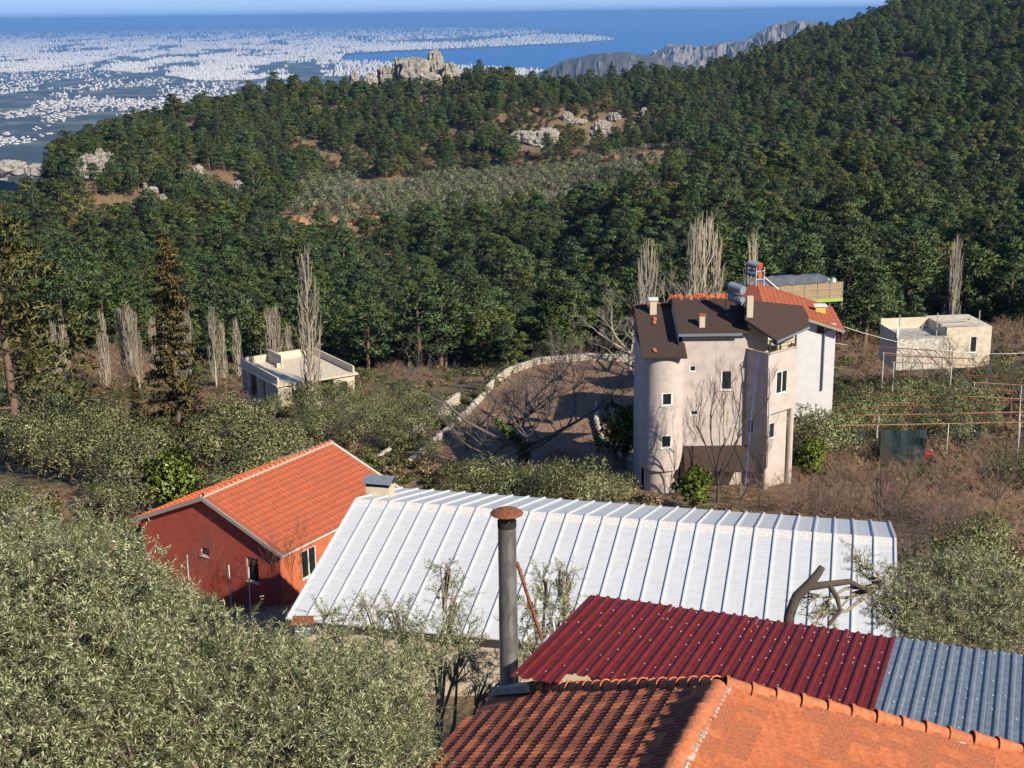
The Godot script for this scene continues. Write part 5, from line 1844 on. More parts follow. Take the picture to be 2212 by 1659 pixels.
func ruined_house() -> void:
	var a := at_d(1938, 748, 140.0)
	var c := at_d(2140, 748, 141.0)
	var rt := c - a
	rt.y = 0
	var ln := rt.length()
	rt = rt.normalized()
	var nn := rt.cross(Vector3.UP)
	var h := thing("ruined_house", "half-ruined grey block house with a roofless left room", "building", Vector3((a.x + c.x) / 2, height_at((a.x + c.x) / 2, -142), -142) + Vector3.DOWN * 0.3)
	var y0 := a.y - 2.6
	var blk := mat_tex("block_wall", tone_tex("block_t", Color(0.32, 0.30, 0.26), Color(0.46, 0.44, 0.39), Color(0.60, 0.58, 0.53), 253, 0.03), 0.3, 0.95)
	var b := MB.new()
	var o := a + Vector3.UP * (y0 - a.y)
	wall(b, o, rt, ln * 0.52, 3.5, [], 0.2)
	wpart("front_wall", b, blk, h)
	b = MB.new()
	wall(b, o + rt * (ln * 0.52), rt, ln * 0.48, 4.4, [[ln * 0.48 - 2.3, 1.6, ln * 0.48 - 1.5, 3.4]], 0.2)
	wall(b, o + rt * ln, -nn, 6.0, 4.4, [])
	wall(b, o + rt * (ln * 0.52) - nn * 6.0, nn, 6.0, 4.4, [])
	b.quad(o + rt * (ln * 0.52) + Vector3.UP * 4.4, o + rt * ln + Vector3.UP * 4.4, o + rt * ln + Vector3.UP * 4.4 - nn * 6.0, o + rt * (ln * 0.52) + Vector3.UP * 4.4 - nn * 6.0)
	wpart("upper_room", b, M.concrete, h)
	window(h, o + rt * (ln * 0.52), rt, [ln * 0.48 - 2.3, 1.6, ln * 0.48 - 1.5, 3.4], 1, M.white_frame, 0.08, true, 0.09)
	b = MB.new()
	wall(b, o - nn * 5.0, rt, ln * 0.52, 4.5, [])
	wall(b, o - nn * 5.0, nn, 5.0, 3.9, [])
	wpart("back_wall", b, M.concrete, h)
	b = MB.new()
	b.quad(o + Vector3.UP * 3.3, o + rt * (ln * 0.52) + Vector3.UP * 3.3, o + rt * (ln * 0.52) + Vector3.UP * 3.3 - nn * 5.0, o + Vector3.UP * 3.3 - nn * 5.0)
	wpart("deck", b, M.grey_concrete, h)
	for k in 4:
		b = MB.new()
		var x: float = [0.3, 2.2, 4.4, ln * 0.9][k]
		b.bar(o + rt * x + Vector3.UP * 3.0 - nn * (0.5 if k < 3 else 1.0), o + rt * (x + (0.8 if k == 1 else 0.0)) + Vector3.UP * (5.9 if k != 1 else 5.0) - nn * (0.5 if k < 3 else 1.0), 0.1, 0.1)
		wpart("timber_post", b, M.weathered_wood, h)
	b = MB.new()
	b.bar(o + rt * 0.2 + Vector3.UP * 3.5, o + rt * (ln * 0.5) + Vector3.UP * 3.5, 0.12, 0.12)
	b.bar(o + rt * (ln * 0.45) + Vector3.UP * 4.6, o + rt * (ln * 0.9) + Vector3.UP * 4.7, 0.12, 0.12)
	b.bar(o + rt * (ln * 0.5) + Vector3.UP * 4.6 - nn * 2, o + rt * (ln * 0.85) + Vector3.UP * 4.75 - nn * 2, 0.12, 0.12)
	wpart("beam", b, M.weathered_wood, h)
	var dsh := thing("satellite_dish", "pale satellite dish on the corner of the ruined house", "satellite dish", o + Vector3.UP * 3.5 - rt * 0.2)
	b = MB.new()
	for k in 16:
		var a0 := TAU * k / 16
		var a1 := TAU * (k + 1) / 16
		var q := Basis(Vector3.UP, 1.15)
		b.quad(Vector3(0, 0.7, 0), Vector3(0, 0.7, 0), Vector3(0, 0.7, 0) + q * Vector3(cos(a0) * 0.7, sin(a0) * 0.75, 0.18), Vector3(0, 0.7, 0) + q * Vector3(cos(a1) * 0.7, sin(a1) * 0.75, 0.18))
	part("dish", b.mesh(), M.white_paint, dsh)
	b = MB.new()
	b.bar(Vector3(0, -0.2, 0), Vector3(0, 0.7, 0), 0.06, 0.06)
	part("mast", b.mesh(), M.dark_iron, dsh)

# ---------------------------------------------------------------- rocks, garden trees, orchard
# [u, v of the middle, width, height in the photograph, metres ahead, label]
const ROCKS := [
	[893, 156, 62, 52, 985, "big grey limestone knob on the hilltop, steepest face"], [940, 138, 34, 34, 992, "square limestone block on top of the hilltop outcrop"], [864, 152, 32, 34, 988, "cracked limestone shoulder left of the hilltop knob"], [972, 158, 34, 30, 985, "low limestone ledge right of the hilltop knob"],
	[830, 165, 34, 26, 965, "pale rock below the hilltop among bushes"], [800, 176, 26, 20, 955, "small pale rock on the ridge beside pines"], [765, 172, 22, 22, 960, "leaning pale rock on the wooded ridge"], [920, 172, 60, 26, 975, "broad limestone foot of the hilltop outcrop"],
	[192, 362, 44, 50, 566, "ochre cliff face at the end of the wooded ridge"], [232, 352, 32, 40, 575, "grey cliff pillar at the end of the wooded ridge"], [216, 350, 20, 50, 570, "split cliff rock between ochre and grey faces"],
	[176, 442, 18, 34, 500, "narrow pale rock below the cliff"], [352, 432, 16, 22, 520, "pale boulder under pines on the slope"], [428, 366, 20, 18, 585, "white boulder showing among pines"], [515, 404, 22, 24, 600, "white boulder beside the olive terraces"], [490, 412, 22, 16, 590, "flat tawny boulder beside the olive terraces"], [314, 410, 10, 28, 545, "slim upright rock among pines"], [390, 398, 18, 14, 560, "small tawny rock among pines"], [330, 412, 24, 16, 540, "dull rock between two pines"],
	[1130, 296, 50, 24, 800, "long jagged rock band above the olive terraces"], [1180, 292, 52, 26, 805, "jagged pale rock band above the olive terraces, taller part"], [1160, 306, 60, 18, 790, "low rocks under the jagged band"], [1300, 275, 34, 26, 850, "rock outcrop on the scrubby slope"], [1326, 252, 30, 16, 900, "flat rock ledge on the scrubby slope"], [1225, 252, 22, 20, 880, "pale rock among scrub"], [1392, 242, 18, 16, 920, "small pale rock near the saddle"], [1280, 290, 20, 14, 835, "low rock beside the outcrop on the scrubby slope"], [1245, 262, 40, 10, 870, "thin rock shelf in the scrub"]]

var rock_d := {}
func near_rock(pv: Vector2, dd: float) -> bool:
	if rock_d.is_empty():
		for i in range(7, ROCKS.size()): rock_d[i] = -on_ground(ROCKS[i][0], ROCKS[i][1] + ROCKS[i][3] * 0.45).z
	for i in ROCKS.size():
		var r: Array = ROCKS[i].duplicate()
		if rock_d.has(i): r[4] = rock_d[i]
		if absf(pv.x - r[0]) < r[2] * 0.5 + 9.0 and pv.y > r[1] - r[3] * 0.3 and pv.y < r[1] + r[3] * 0.5 + 5.5 * FV / dd and dd < r[4] + 8.0 and dd > r[4] - 90.0: return true
	return false

func rock_mesh(sd: int, size: Vector3) -> ArrayMesh:
	var f := noise_of(sd, 0.9, 4, FastNoiseLite.TYPE_SIMPLEX)
	f.fractal_type = FastNoiseLite.FRACTAL_RIDGED
	var cr := noise_of(sd + 3, 2.6, 3)
	var nu := 40
	var nv := 24
	var g := []
	for i in nv + 1:
		var row := []
		for k in nu + 1:
			var th := PI * i / nv
			var ph := TAU * (k % nu) / nu
			var d := Vector3(sin(th) * cos(ph), cos(th), sin(th) * sin(ph))
			var sq := pow(pow(absf(d.x), 2.6) + pow(absf(d.y), 2.6) + pow(absf(d.z), 2.6), -1.0 / 2.6)
			var r := sq * (0.78 + 0.36 * f.get_noise_3d(d.x * 1.4, d.y * 0.5, d.z * 1.4) + 0.22 * cr.get_noise_3d(d.x * 1.3, d.y * 0.5, d.z * 1.3))
			row.append(d * r * size * 0.5)
		g.append(row)
	var b := MB.new()
	for i in nv:
		for k in nu:
			if i > 0: b.tri(g[i][k], g[i][k + 1], g[i + 1][k + 1])
			if i < nv - 1: b.tri(g[i][k], g[i + 1][k + 1], g[i + 1][k])
	return b.mesh()

func spray_mesh(sd: int, leaves: int, ln: float, wd: float, stem: float) -> ArrayMesh:    # an olive shoot: leaves in pairs along a stem, along +y
	rng.seed = sd
	var b := MB.new()
	b.col = Color(0.16, 0.14, 0.10)
	b.tube([Vector3.ZERO, Vector3(0.01, stem * 0.5, 0), Vector3(-0.01, stem, 0.01)], [0.0035, 0.0028, 0.0012], 3, false)
	for i in leaves:
		var t := (i + 0.5) / leaves
		var an := i * 2.4 + rr(-0.5, 0.5)
		var o := Vector3(cos(an), 0, sin(an))
		var dir := (o * rr(0.6, 1.1) + Vector3.UP * rr(-0.1, 0.9) + rdir() * 0.3).normalized()
		var p := Vector3(0, stem * t, 0)
		var side := dir.cross(Vector3.UP + rdir() * 0.4).normalized() * wd * 0.5
		var up := side.cross(dir).normalized()
		var l := ln * rr(0.75, 1.2)
		var mid := p + dir * l * 0.5 + up * wd * 0.12
		var tip := p + dir * l + Vector3.DOWN * l * 0.08
		b.col = (Color(0.088, 0.115, 0.036) if rng.randf() < 0.52 else Color(0.37, 0.385, 0.235)) * rr(0.7, 1.3)
		b.col.a = 1.0
		b.tri(p, mid + side, tip)
		b.tri(p, tip, mid - side)
	return b.mesh()

func near_olive(label: String, at: Vector3, lumps: Array, sprays: Array, per_m2: float, sd: int, trunk: Array, scale_spray := 1.0) -> void:
	# lumps: [centre, radius]; every shoot is a copy of one of a few spray meshes, placed through the outer part of each lump
	rng.seed = sd
	var t := thing("olive_tree", label, "tree", at, 0.0, "olive trees")
	var inv := t.global_transform.affine_inverse()
	var bark := mat_vertex("bark", 0.95)
	var leaf := mat_leaf("olive_leaves", Color(0.13, 0.14, 0.06), 0.4)
	var br := MB.new()
	br.col = Color(0.075, 0.06, 0.048)
	for k in trunk: br.tube(k[0], k[1], 8, true)
	wpart("trunk", br, bark, t)
	var fork: Vector3 = trunk[0][0][-1]
	var bb := MB.new()
	bb.col = Color(0.26, 0.22, 0.16)
	var where := []
	for s in sprays: where.append([])
	for l in lumps:
		var c: Vector3 = l[0]
		var r: float = l[1] * 0.9
		bb.tube([fork, fork.lerp(c, 0.5) + rdir() * 0.25, c], [0.07, 0.045, 0.015], 5, false)
		for k in 9:
			var e := c + rdir() * r * 1.0
			bb.tube([c.lerp(fork, 0.2), c.lerp(e, 0.5) + rdir() * 0.1, e], [0.022, 0.014, 0.005], 4, false)
		var n := int(4.0 * PI * r * r * per_m2)
		for i in n:
			var d := rdir()
			d.y = d.y * 0.9 + 0.1
			d = d.normalized()
			var p := c + d * r * (1.0 - 0.45 * pow(rng.randf(), 1.6)) * (0.85 + 0.3 * sin(d.x * 7.0 + sd) * sin(d.z * 6.0 + r) * cos(d.y * 5.0))
			var y := (d * 0.7 + Vector3.UP * 0.15 + rdir() * 1.0).normalized()
			var x := y.cross(rdir()).normalized()
			var sc := rr(0.75, 1.25) * scale_spray
			where[rng.randi() % sprays.size()].append(inv * Transform3D(Basis(x, y, x.cross(y)).scaled_local(Vector3.ONE * sc), p))
	wpart("branches", bb, bark, t)
	for k in sprays.size():
		var o := multi("foliage", sprays[k], leaf, where[k], [], t)
		o.set_meta("kind", "stuff")

func ivy(b: MB, pts: Array, r: float, n: int) -> void:
	for i in n:
		var q := rng.randf() * (pts.size() - 1)
		var k := int(q)
		var p: Vector3 = pts[k].lerp(pts[k + 1], q - k) + rdir() * r * rr(0.5, 1.2)
		tuft(b, p, rdir(), 0.16, 5, 0.4, Color(0.10, 0.16, 0.03), 0.3, (rdir() * 0.4 + Vector3(0.4, 0.6, 0.6)).normalized())

func build_plants() -> void:
	var bark := mat_vertex("bark", 0.95)
	var leaf := mat_leaf("needles", Color(0.12, 0.16, 0.05), 0.7)
	var oleaf := mat_leaf("olive_leaves", Color(0.13, 0.14, 0.06), 0.4)
	# rocks
	for i in ROCKS.size():
		var r: Array = ROCKS[i].duplicate()
		if rock_d.has(i): r[4] = rock_d[i]
		var k: float = r[4] * 1.02 / FV
		var c := at_d(r[0], r[1], r[4])
		var size := Vector3(r[2] * k * 1.15, r[3] * k * 1.25, r[2] * k * 0.9)
		var gy := minf(height_at(c.x, c.z), c.y - size.y * 0.3)
		size.y = clampf((c.y - gy) * 1.7, size.y, size.y * 1.5)
		var o := part("rock_outcrop" if r[2] > 28 else "boulder", rock_mesh(300 + i, size), M.limestone, self, Transform3D(Basis(Vector3.UP, i * 1.3), c - Vector3.UP * size.y * 0.05))
		tag(o, r[5], "rock")
	for q in [[20, 363, 70, 24, "long pale cliff band on the lower hill far left"], [82, 368, 50, 20, "broken end of the pale cliff band on the lower hill"], [4, 378, 34, 18, "pale rock below the cliff band on the lower hill"], [96, 404, 16, 20, "small pale crag down the lower hill"]]:
		var c := at_d(q[0], q[1], 2480.0)
		var kk := 2480.0 / FV
		tag(part("rock_outcrop", rock_mesh(370 + int(q[0]), Vector3(q[2] * kk * 1.1, q[3] * kk * 1.4, q[2] * kk * 0.6)), M.limestone, self, Transform3D(Basis(Vector3.UP, 0.2), c)), q[4], "rock")
	# ---- orchard on the terraces
	var ol := []
	for i in 4: ol.append(leafy_crown(600 + i, Vector3(2.0, 1.9, 2.0), 1.0, 9, 17, 0.34, 0.22, 6, Color(0.21, 0.25, 0.14), Color(0.31, 0.345, 0.21)))
	rng.seed = 610
	var spots := []
	var gap := noise_of(612, 0.02, 2)
	var d := 440.0
	while d < 740.0:
		var x := -0.2 * d
		while x < 0.16 * d:
			var p := Vector3(x + rr(-1, 1), 0, -d + rr(-1, 1))
			x += 5.3
			p.y = height_at(p.x, p.z)
			var pv := proj(p)
			if not inside(pv, TERRACE): continue
			if pv.x > 1290 and pv.y < 372 and rng.randf() < 0.75: continue
			if pv.y > 470 and pv.x < 850 and rng.randf() < 0.55: continue
			if gap.get_noise_2d(p.x, p.z) < -0.34: continue
			spots.append(p)
		d += 5.6
	var rest := [[], [], [], []]
	spots.sort_custom(func(a, b): return a.z > b.z)
	print("orchard ", spots.size())
	for i in spots.size():
		var k := rng.randi() % 4
		var s := rr(1.15, 1.7)
		if i < 260: plant("orchard_olive", "small silvery olive tree of the terraced orchard", "tree", ol[k], ["trunk", "crown"], [bark, oleaf], spots[i], rr(0, TAU), Vector3.ONE * s, "olive trees on the terraces")
		else: rest[k].append(Transform3D(Basis(Vector3.UP, rr(0, TAU)).scaled(Vector3.ONE * s), spots[i]))
	for k in 4:
		if rest[k].size() == 0: continue
		var o := Node3D.new()
		o.name = numbered("olive_orchard")
		add_child(o)
		tag(o, "distant rows of silvery olive trees on the upper terraces", "orchard", "", "stuff")
		multi("trunks", ol[k][0], bark, rest[k], [], o)
		multi("crowns", ol[k][1], oleaf, rest[k], [], o)
	# terrace banks of bare earth
	var earth := mat_tex("bank_earth", tone_tex("bank_t", Color(0.15, 0.075, 0.04), Color(0.28, 0.15, 0.08), Color(0.40, 0.26, 0.15), 261, 0.03), 0.12, 0.95)
	for line in [[Vector2(598, 498), Vector2(640, 486), Vector2(700, 486), Vector2(780, 488), Vector2(868, 480)], [Vector2(588, 545), Vector2(620, 535), Vector2(655, 538)], [Vector2(930, 470), Vector2(1000, 472), Vector2(1080, 474), Vector2(1210, 466)], [Vector2(650, 452), Vector2(740, 450), Vector2(830, 448)], [Vector2(1160, 408), Vector2(1230, 412)], [Vector2(1290, 352), Vector2(1390, 345), Vector2(1480, 338)]]:
		var b := MB.new()
		var nn := noise_of(263, 0.25, 3)
		var prev := []
		for i in line.size() - 1:
			for s in 9:
				var q: Vector2 = line[i].lerp(line[i + 1], s / 8.0)
				var g := on_ground(q.x, q.y)
				var hgt := 2.6 + nn.get_noise_2d(g.x, 3.0) * 1.6
				var cur := [g + Vector3(0, -0.6, 0.6), g + Vector3(0, hgt * 0.55, -0.3 + nn.get_noise_2d(g.x, 9.0)), g + Vector3(0, hgt, -1.1 + nn.get_noise_2d(g.x, 19.0)), g + Vector3(0, hgt * 0.9, -7.0)]
				if prev.size():
					for k in 3: b.quad(prev[k], cur[k], cur[k + 1], prev[k + 1])
				prev = cur
		structure("terrace_bank", b.mesh(), earth)
	# scrub on the slope above the terraces
	var bush := []
	for i in 3: bush.append(leafy_crown(640 + i, Vector3(1.6, 1.5, 1.6), 0.3, 7, 14, 0.34, 0.3, 6, Color(0.07, 0.085, 0.03), Color(0.10, 0.10, 0.045)))
	var thicket := []
	for i in 4: thicket.append(twig_tree(660 + i, 3.0, 1.0, 3, 0.5, [Color(0.30, 0.20, 0.14), Color(0.24, 0.175, 0.135), Color(0.34, 0.21, 0.14), Color(0.26, 0.17, 0.12)][i], 0.05, 9, 0.06))
	rng.seed = 670
	var sb := [[], [], []]
	var st := [[], [], [], []]
	d = 640.0
	while d < 960.0:
		var x := -0.17 * d
		while x < 0.16 * d:
			var p := Vector3(x + rr(-2, 2), 0, -d + rr(-2, 2))
			x += 4.6
			p.y = height_at(p.x, p.z)
			var pv := proj(p)
			if not inside(pv, SCRUB): continue
			if near_rock(pv, -p.z): continue
			if rng.randf() < 0.82: sb[rng.randi() % 3].append(Transform3D(Basis(Vector3.UP, rr(0, TAU)).scaled_local(Vector3(rr(0.9, 1.8), rr(0.8, 1.8), rr(0.9, 1.8))), p))
			else: st[rng.randi() % 4].append(Transform3D(Basis(Vector3.UP, rr(0, TAU)).scaled_local(Vector3.ONE * rr(0.8, 1.4)), p))
		d += 4.6
	for k in 3: tag(multi("evergreen_scrub", bush[k][1], leaf, sb[k], [], self), "dark evergreen scrub on the rocky slope", "scrub", "", "stuff")
	for k in 4: tag(multi("bare_scrub", thicket[k][1], bark, st[k], [], self), "brown leafless scrub on the rocky slope", "scrub", "", "stuff")
	# ---- poplars
	var pop := []
	for i in 4: pop.append(poplar_mesh(700 + i, 10.0))
	var P := [[125, 770, 690], [146, 770, 672], [232, 770, 668], [272, 768, 662], [288, 772, 650], [302, 775, 668], [338, 782, 680], [362, 790, 690], [396, 800, 655], [412, 800, 645], [468, 802, 660], [486, 800, 690], [517, 815, 685], [590, 790, 662], [604, 790, 655], [628, 790, 698], [676, 848, 530]]
	var nm := ["slim bare poplar at the edge of the valley pines", "tall bare poplar standing over the concrete house"]
	for i in P.size():
		var g := stand(P[i][0], 182.0 + 6.0 * sin(i * 2.3)) if i < P.size() - 1 else stand(P[i][0], 152.0)
		var top: float = slope_of(P[i][0], P[i][2]) * -g.z
		var s: float = (top - g.y) / 10.0
		plant("poplar_tree", nm[1] if i == P.size() - 1 else nm[0], "tree", pop[i % 4], ["trunk", "branches"], [bark, bark], g, i * 1.7, Vector3(s * rr(0.85, 1.15), s, s), "" if i == P.size() - 1 else "bare poplars across the valley floor")
	for q in [[1492, 148, 470, 0.8], [1516, 150, 455, 1.35], [1532, 152, 480, 0.9], [1616, 150, 492, 0.75], [2046, 152, 505, 0.75], [1395, 150, 515, 1.1]]:
		var g := stand(q[0], q[1])
		var s: float = (slope_of(q[0], q[2]) * q[1] - g.y) / 10.0
		plant("poplar_tree", {1492: "bare poplar left in the clump behind the pink house", 1516: "tallest bare poplar of the clump behind the pink house", 1532: "bare poplar right in the clump behind the pink house", 1616: "bare poplar behind the solar water heaters", 2046: "lone bare poplar behind the ruined house", 1395: "bare poplar above the walled yard"}[q[0]], "tree", pop[int(q[0]) % 4], ["trunk", "branches"], [bark, bark], g, q[0], Vector3(s * q[3], s, s * q[3]), "")
	garden_trees(bark, leaf, oleaf, thicket)
	near_trees()
	undergrowth(bush, thicket, bark, leaf, oleaf)

func undergrowth(bush: Array, thicket: Array, bark: Material, leaf: Material, oleaf: Material) -> void:     # weeds, low bushes and dry stems over the open ground
	rng.seed = 850
	var n1 := noise_of(851, 0.05, 3)
	var low := []
	for i in 2: low.append(leafy_crown(852 + i, Vector3(0.8, 0.55, 0.8), 0.05, 8, 24, 0.15, 0.22, 7, [Color(0.16, 0.185, 0.06), Color(0.26, 0.20, 0.10)][i], [Color(0.26, 0.28, 0.11), Color(0.38, 0.29, 0.15)][i]))
	var at := [[], [], [], [], []]
	for i in 9000:
		var d := pow(rng.randf(), 0.6) * 150.0 + 70.0
		var x := rr(-0.42, 0.42) * d
		var z := -d
		if inside(Vector2(x, z), court) or in_house(Vector3(x, 0, z)): continue
		if x > -27.0 and x < -8.0 and d > 68 and d < 92 and absf(x + 16.5) < 9.0: continue
		if x > -28.0 and x < -7.0 and d > 78 and d < 100: continue
		if Vector2(x + 25.5, z + 160).length() < 9.0 or (d > 106 and d < 122 and x > 17 and x < 27): continue
		if d > 136 and d < 148 and x > 36 and x < 50: continue
		var k := n1.get_noise_2d(x, z)
		if k < -0.15: continue
		var p := Vector3(x, height_at(x, z) - 0.05, z)
		var which := 0 if k > 0.12 else 1
		if rng.randf() < 0.12: which = 2 + rng.randi() % 3
		var s := rr(0.5, 1.5)
		if which >= 2: s *= 0.42
		at[which].append(Transform3D(Basis(Vector3.UP, rr(0, TAU)).scaled_local(Vector3(s, s * rr(0.6, 1.2), s)), p))
	tag(multi("green_undergrowth", low[0][1], oleaf, at[0], [], self), "low green weeds over the open ground", "undergrowth", "", "stuff")
	tag(multi("dry_undergrowth", low[1][1], oleaf, at[1], [], self), "dry straw-coloured weeds over the open ground", "undergrowth", "", "stuff")
	for k in 3: tag(multi("bare_undergrowth", thicket[k][1], bark, at[2 + k], [], self), "low leafless brush over the open ground", "undergrowth", "", "stuff")

func garden_trees(bark: Material, leaf: Material, oleaf: Material, thicket: Array) -> void:
	# ---- big brownish pine at the left edge and the cedar
	var bp := pine_mesh(720, 21.0, 6.0, Color(0.135, 0.130, 0.038))
	plant("pine_tree", "big yellowish pine with a bare orange trunk beside the olives", "tree", bp, ["trunk", "crown"], [bark, leaf], stand(50, 112), 0.4, Vector3(1.25, 1, 1.25), "")
	var cm := cedar_mesh(721, 19.5, 3.4)
	plant("cedar_tree", "tapering brownish cedar rising above the olive trees", "tree", cm, ["trunk", "crown"], [bark, leaf], stand(392, 113), 0.0, Vector3.ONE, "")
	plant("cedar_tree", "young dark cedar in the shadow beside the brownish cedar", "tree", cm, ["trunk", "crown"], [bark, leaf], stand(300, 124), 1.0, Vector3.ONE * 0.34, "")
	# ---- olives of the middle distance
	var om := []
	for i in 4: om.append(leafy_crown(730 + i, Vector3(3.1, 2.9, 3.1), 1.0, 13, 150, 0.125, 0.22, 8, Color(0.20, 0.235, 0.09), Color(0.42, 0.44, 0.23)))
	rng.seed = 740
	var list := [[40, 150, 1.2], [100, 146, 1.2], [160, 142, 1.1], [70, 134, 1.25], [130, 130, 1.2], [190, 126, 1.1], [10, 136, 1.2], [40, 120, 1.3], [110, 121, 1.2], [170, 116, 1.25], [20, 107, 1.25], [90, 105, 1.2], [155, 102, 1.15], [250, 112, 1.1], [225, 102, 1.2], [285, 98, 1.2], [330, 106, 1.0], [505, 110, 1.3], [455, 106, 1.1], [565, 107, 1.3], [618, 106, 1.1], [540, 98, 1.1], [470, 94, 0.85], [250, 92, 0.9], [640, 141, 1.0], [690, 139, 0.9], [590, 139, 0.75], [745, 138, 0.9], [720, 148, 0.9], [30, 88, 0.9], [0, 76, 0.9], [700, 122, 0.85], [740, 130, 0.8], [780, 118, 0.9], [832, 122, 0.9], [885, 118, 0.85], [922, 124, 0.9], [765, 126, 0.8], [945, 133, 0.8], [880, 138, 0.9], [820, 144, 0.9], [930, 112, 0.6], [860, 126, 0.85], [900, 130, 0.8], [800, 134, 0.75], [660, 130, 0.6], [840, 116, 0.7], [1030, 92, 0.95], [1085, 90, 0.85], [990, 90, 0.65], [1180, 88, 0.8], [1240, 86, 1.0], [1290, 88, 0.75], [1140, 92, 0.7], [1325, 90, 0.6], [1765, 104, 1.15], [1735, 107, 0.95], [1805, 106, 1.05], [1840, 110, 1.0], [1890, 114, 1.0], [1845, 120, 1.1], [1960, 120, 1.05], [2060, 107, 0.95], [2115, 110, 0.9], [2010, 121, 1.0], [1935, 108, 0.7], [1870, 122, 1.0], [1845, 132, 0.8], [1925, 126, 0.9], [2035, 112, 1.0], [2085, 118, 1.0], [1990, 108, 0.8], [1870, 112, 0.75], [1950, 112, 0.7], [2150, 140, 0.9], [1950, 130, 0.75], [2000, 129, 0.7], [2055, 128, 0.8], [2120, 130, 0.7], [2200, 132, 1.0], [2080, 66, 1.05], [2120, 72, 0.8], [1900, 104, 0.6], [2205, 92, 0.7]]
	var spotsay := {0: "", 1: ""}
	for i in list.size():
		var q: Array = list[i]
		var g := stand(q[0], q[1])
		var lab := "silvery olive tree in the grove left of the red house"
		var grp := "olive grove left of the red house"
		if q[0] >= 650 and q[0] < 950:
			lab = "low olive tree between the concrete house and the walled yard"
			grp = "low olives beside the concrete house"
		elif q[0] >= 950 and q[0] < 1400:
			lab = "young olive bush behind the white metal roof"
			grp = "young olives behind the white roof"
		elif q[0] >= 1700 and q[1] > 80:
			lab = "olive tree in the gardens right of the pink house"
			grp = "olives in the gardens"
		elif q[0] > 2000:
			lab = "pale olive tree below the pergolas" if i % 2 else "smaller olive behind the pale olive below the pergolas"
			grp = ""
		plant("olive_tree", lab, "tree", om[i % 4], ["trunk", "crown"], [bark, oleaf], g, i * 2.1, Vector3(q[2] * rr(0.9, 1.1), q[2] * rr(0.85, 1.05), q[2]), grp)
	var lm := leafy_crown(750, Vector3(2.6, 3.0, 2.6), 0.5, 16, 46, 0.26, 0.32, 8, Color(0.13, 0.20, 0.02), Color(0.20, 0.25, 0.03))
	plant("laurel_bush", "bright yellow-green bush behind the red house", "bush", lm, ["trunk", "crown"], [bark, oleaf], stand(372, 95), 0.0, Vector3(1.15, 1.3, 1.15), "")
	plant("laurel_bush", "green bush on the slope beside the concrete house", "bush", lm, ["trunk", "crown"], [bark, leaf], stand(768, 140), 2.0, Vector3(0.6, 0.75, 0.6), "")
	plant("laurel_bush", "green bush against the shaded side of the turret", "bush", lm, ["trunk", "crown"], [bark, leaf], stand(1348, 106), 1.0, Vector3(0.75, 1.5, 0.9), "")
	plant("laurel_bush", "green bush under the brown porch roof", "bush", lm, ["trunk", "crown"], [bark, leaf], stand(1500, 90), 3.0, Vector3(0.7, 0.8, 0.7), "")
	plant("laurel_bush", "green bush at the foot of the white house", "bush", lm, ["trunk", "crown"], [bark, leaf], stand(1750, 100), 3.0, Vector3(0.7, 0.9, 0.7), "")
	# ---- bare trees
	var bt := []
	for i in 4: bt.append(twig_tree(760 + i, 11.0, 0.95, 5, 0.55, [Color(0.13, 0.115, 0.10), Color(0.33, 0.30, 0.26), Color(0.30, 0.27, 0.23), Color(0.10, 0.085, 0.07)][i], 0.32, 5, 0.24))
	var ivytree := plant("bare_walnut_tree", "wide leafless tree with ivy on its trunks in the walled yard", "tree", bt[0], ["trunk", "branches"], [bark, bark], stand(1130, 108), 0.5, Vector3(1.3, 1.15, 1.3), "")
	rng.seed = 765
	var iv := MB.new()
	ivy(iv, [Vector3(0, -0.2, 0), Vector3(0.1, 1.2, 0.1), Vector3(0.0, 2.7, 0)], 0.4, 260)
	ivy(iv, [Vector3(0, 2.6, 0), Vector3(-1.0, 3.6, 0.2), Vector3(-2.2, 5.0, 0.4)], 0.3, 240)
	part("ivy", iv.mesh(), oleaf, ivytree)
	for q in [[1060, 110, 0.62, 0, "leafless tree leaning over the yard wall"], [1190, 126, 0.72, 3, "dark leafless tree in the middle of the walled yard"], [1240, 138, 0.62, 0, "leafless tree at the far yard wall"], [1360, 140, 1.0, 1, "pale leafless tree at the corner of the walled yard"], [1430, 137, 1.15, 2, "pale spreading leafless tree behind the turret"], [1480, 142, 1.1, 1, "pale leafless tree behind the brown roof"], [1580, 140, 1.05, 2, "pale leafless tree behind the solar water heaters"], [1690, 150, 0.8, 1, "pale leafless tree behind the reed shed"], [1100, 118, 0.7, 0, "twiggy leafless tree behind the ivy-grown one"], [1010, 116, 0.55, 0, "leafless tree above the lane wall"], [1330, 112, 0.5, 3, "dark leafless tree against the shaded wall of the turret"], [2090, 133, 0.75, 0, "brown leafless tree before the ruined house"], [2010, 131, 0.55, 3, "small leafless tree before the ruined house"], [2180, 122, 0.7, 3, "leafless tree right of the ruined house"]]:
		plant("bare_tree", q[4], "tree", bt[q[3]], ["trunk", "branches"], [bark, bark], stand(q[0], q[1]), q[0], Vector3.ONE * q[2], "")
	var ft := []
	for i in 2: ft.append(twig_tree(770 + i, 10.0, 0.42, 4, 1.0, Color(0.085, 0.068, 0.055), 0.14, 5, 0.22))
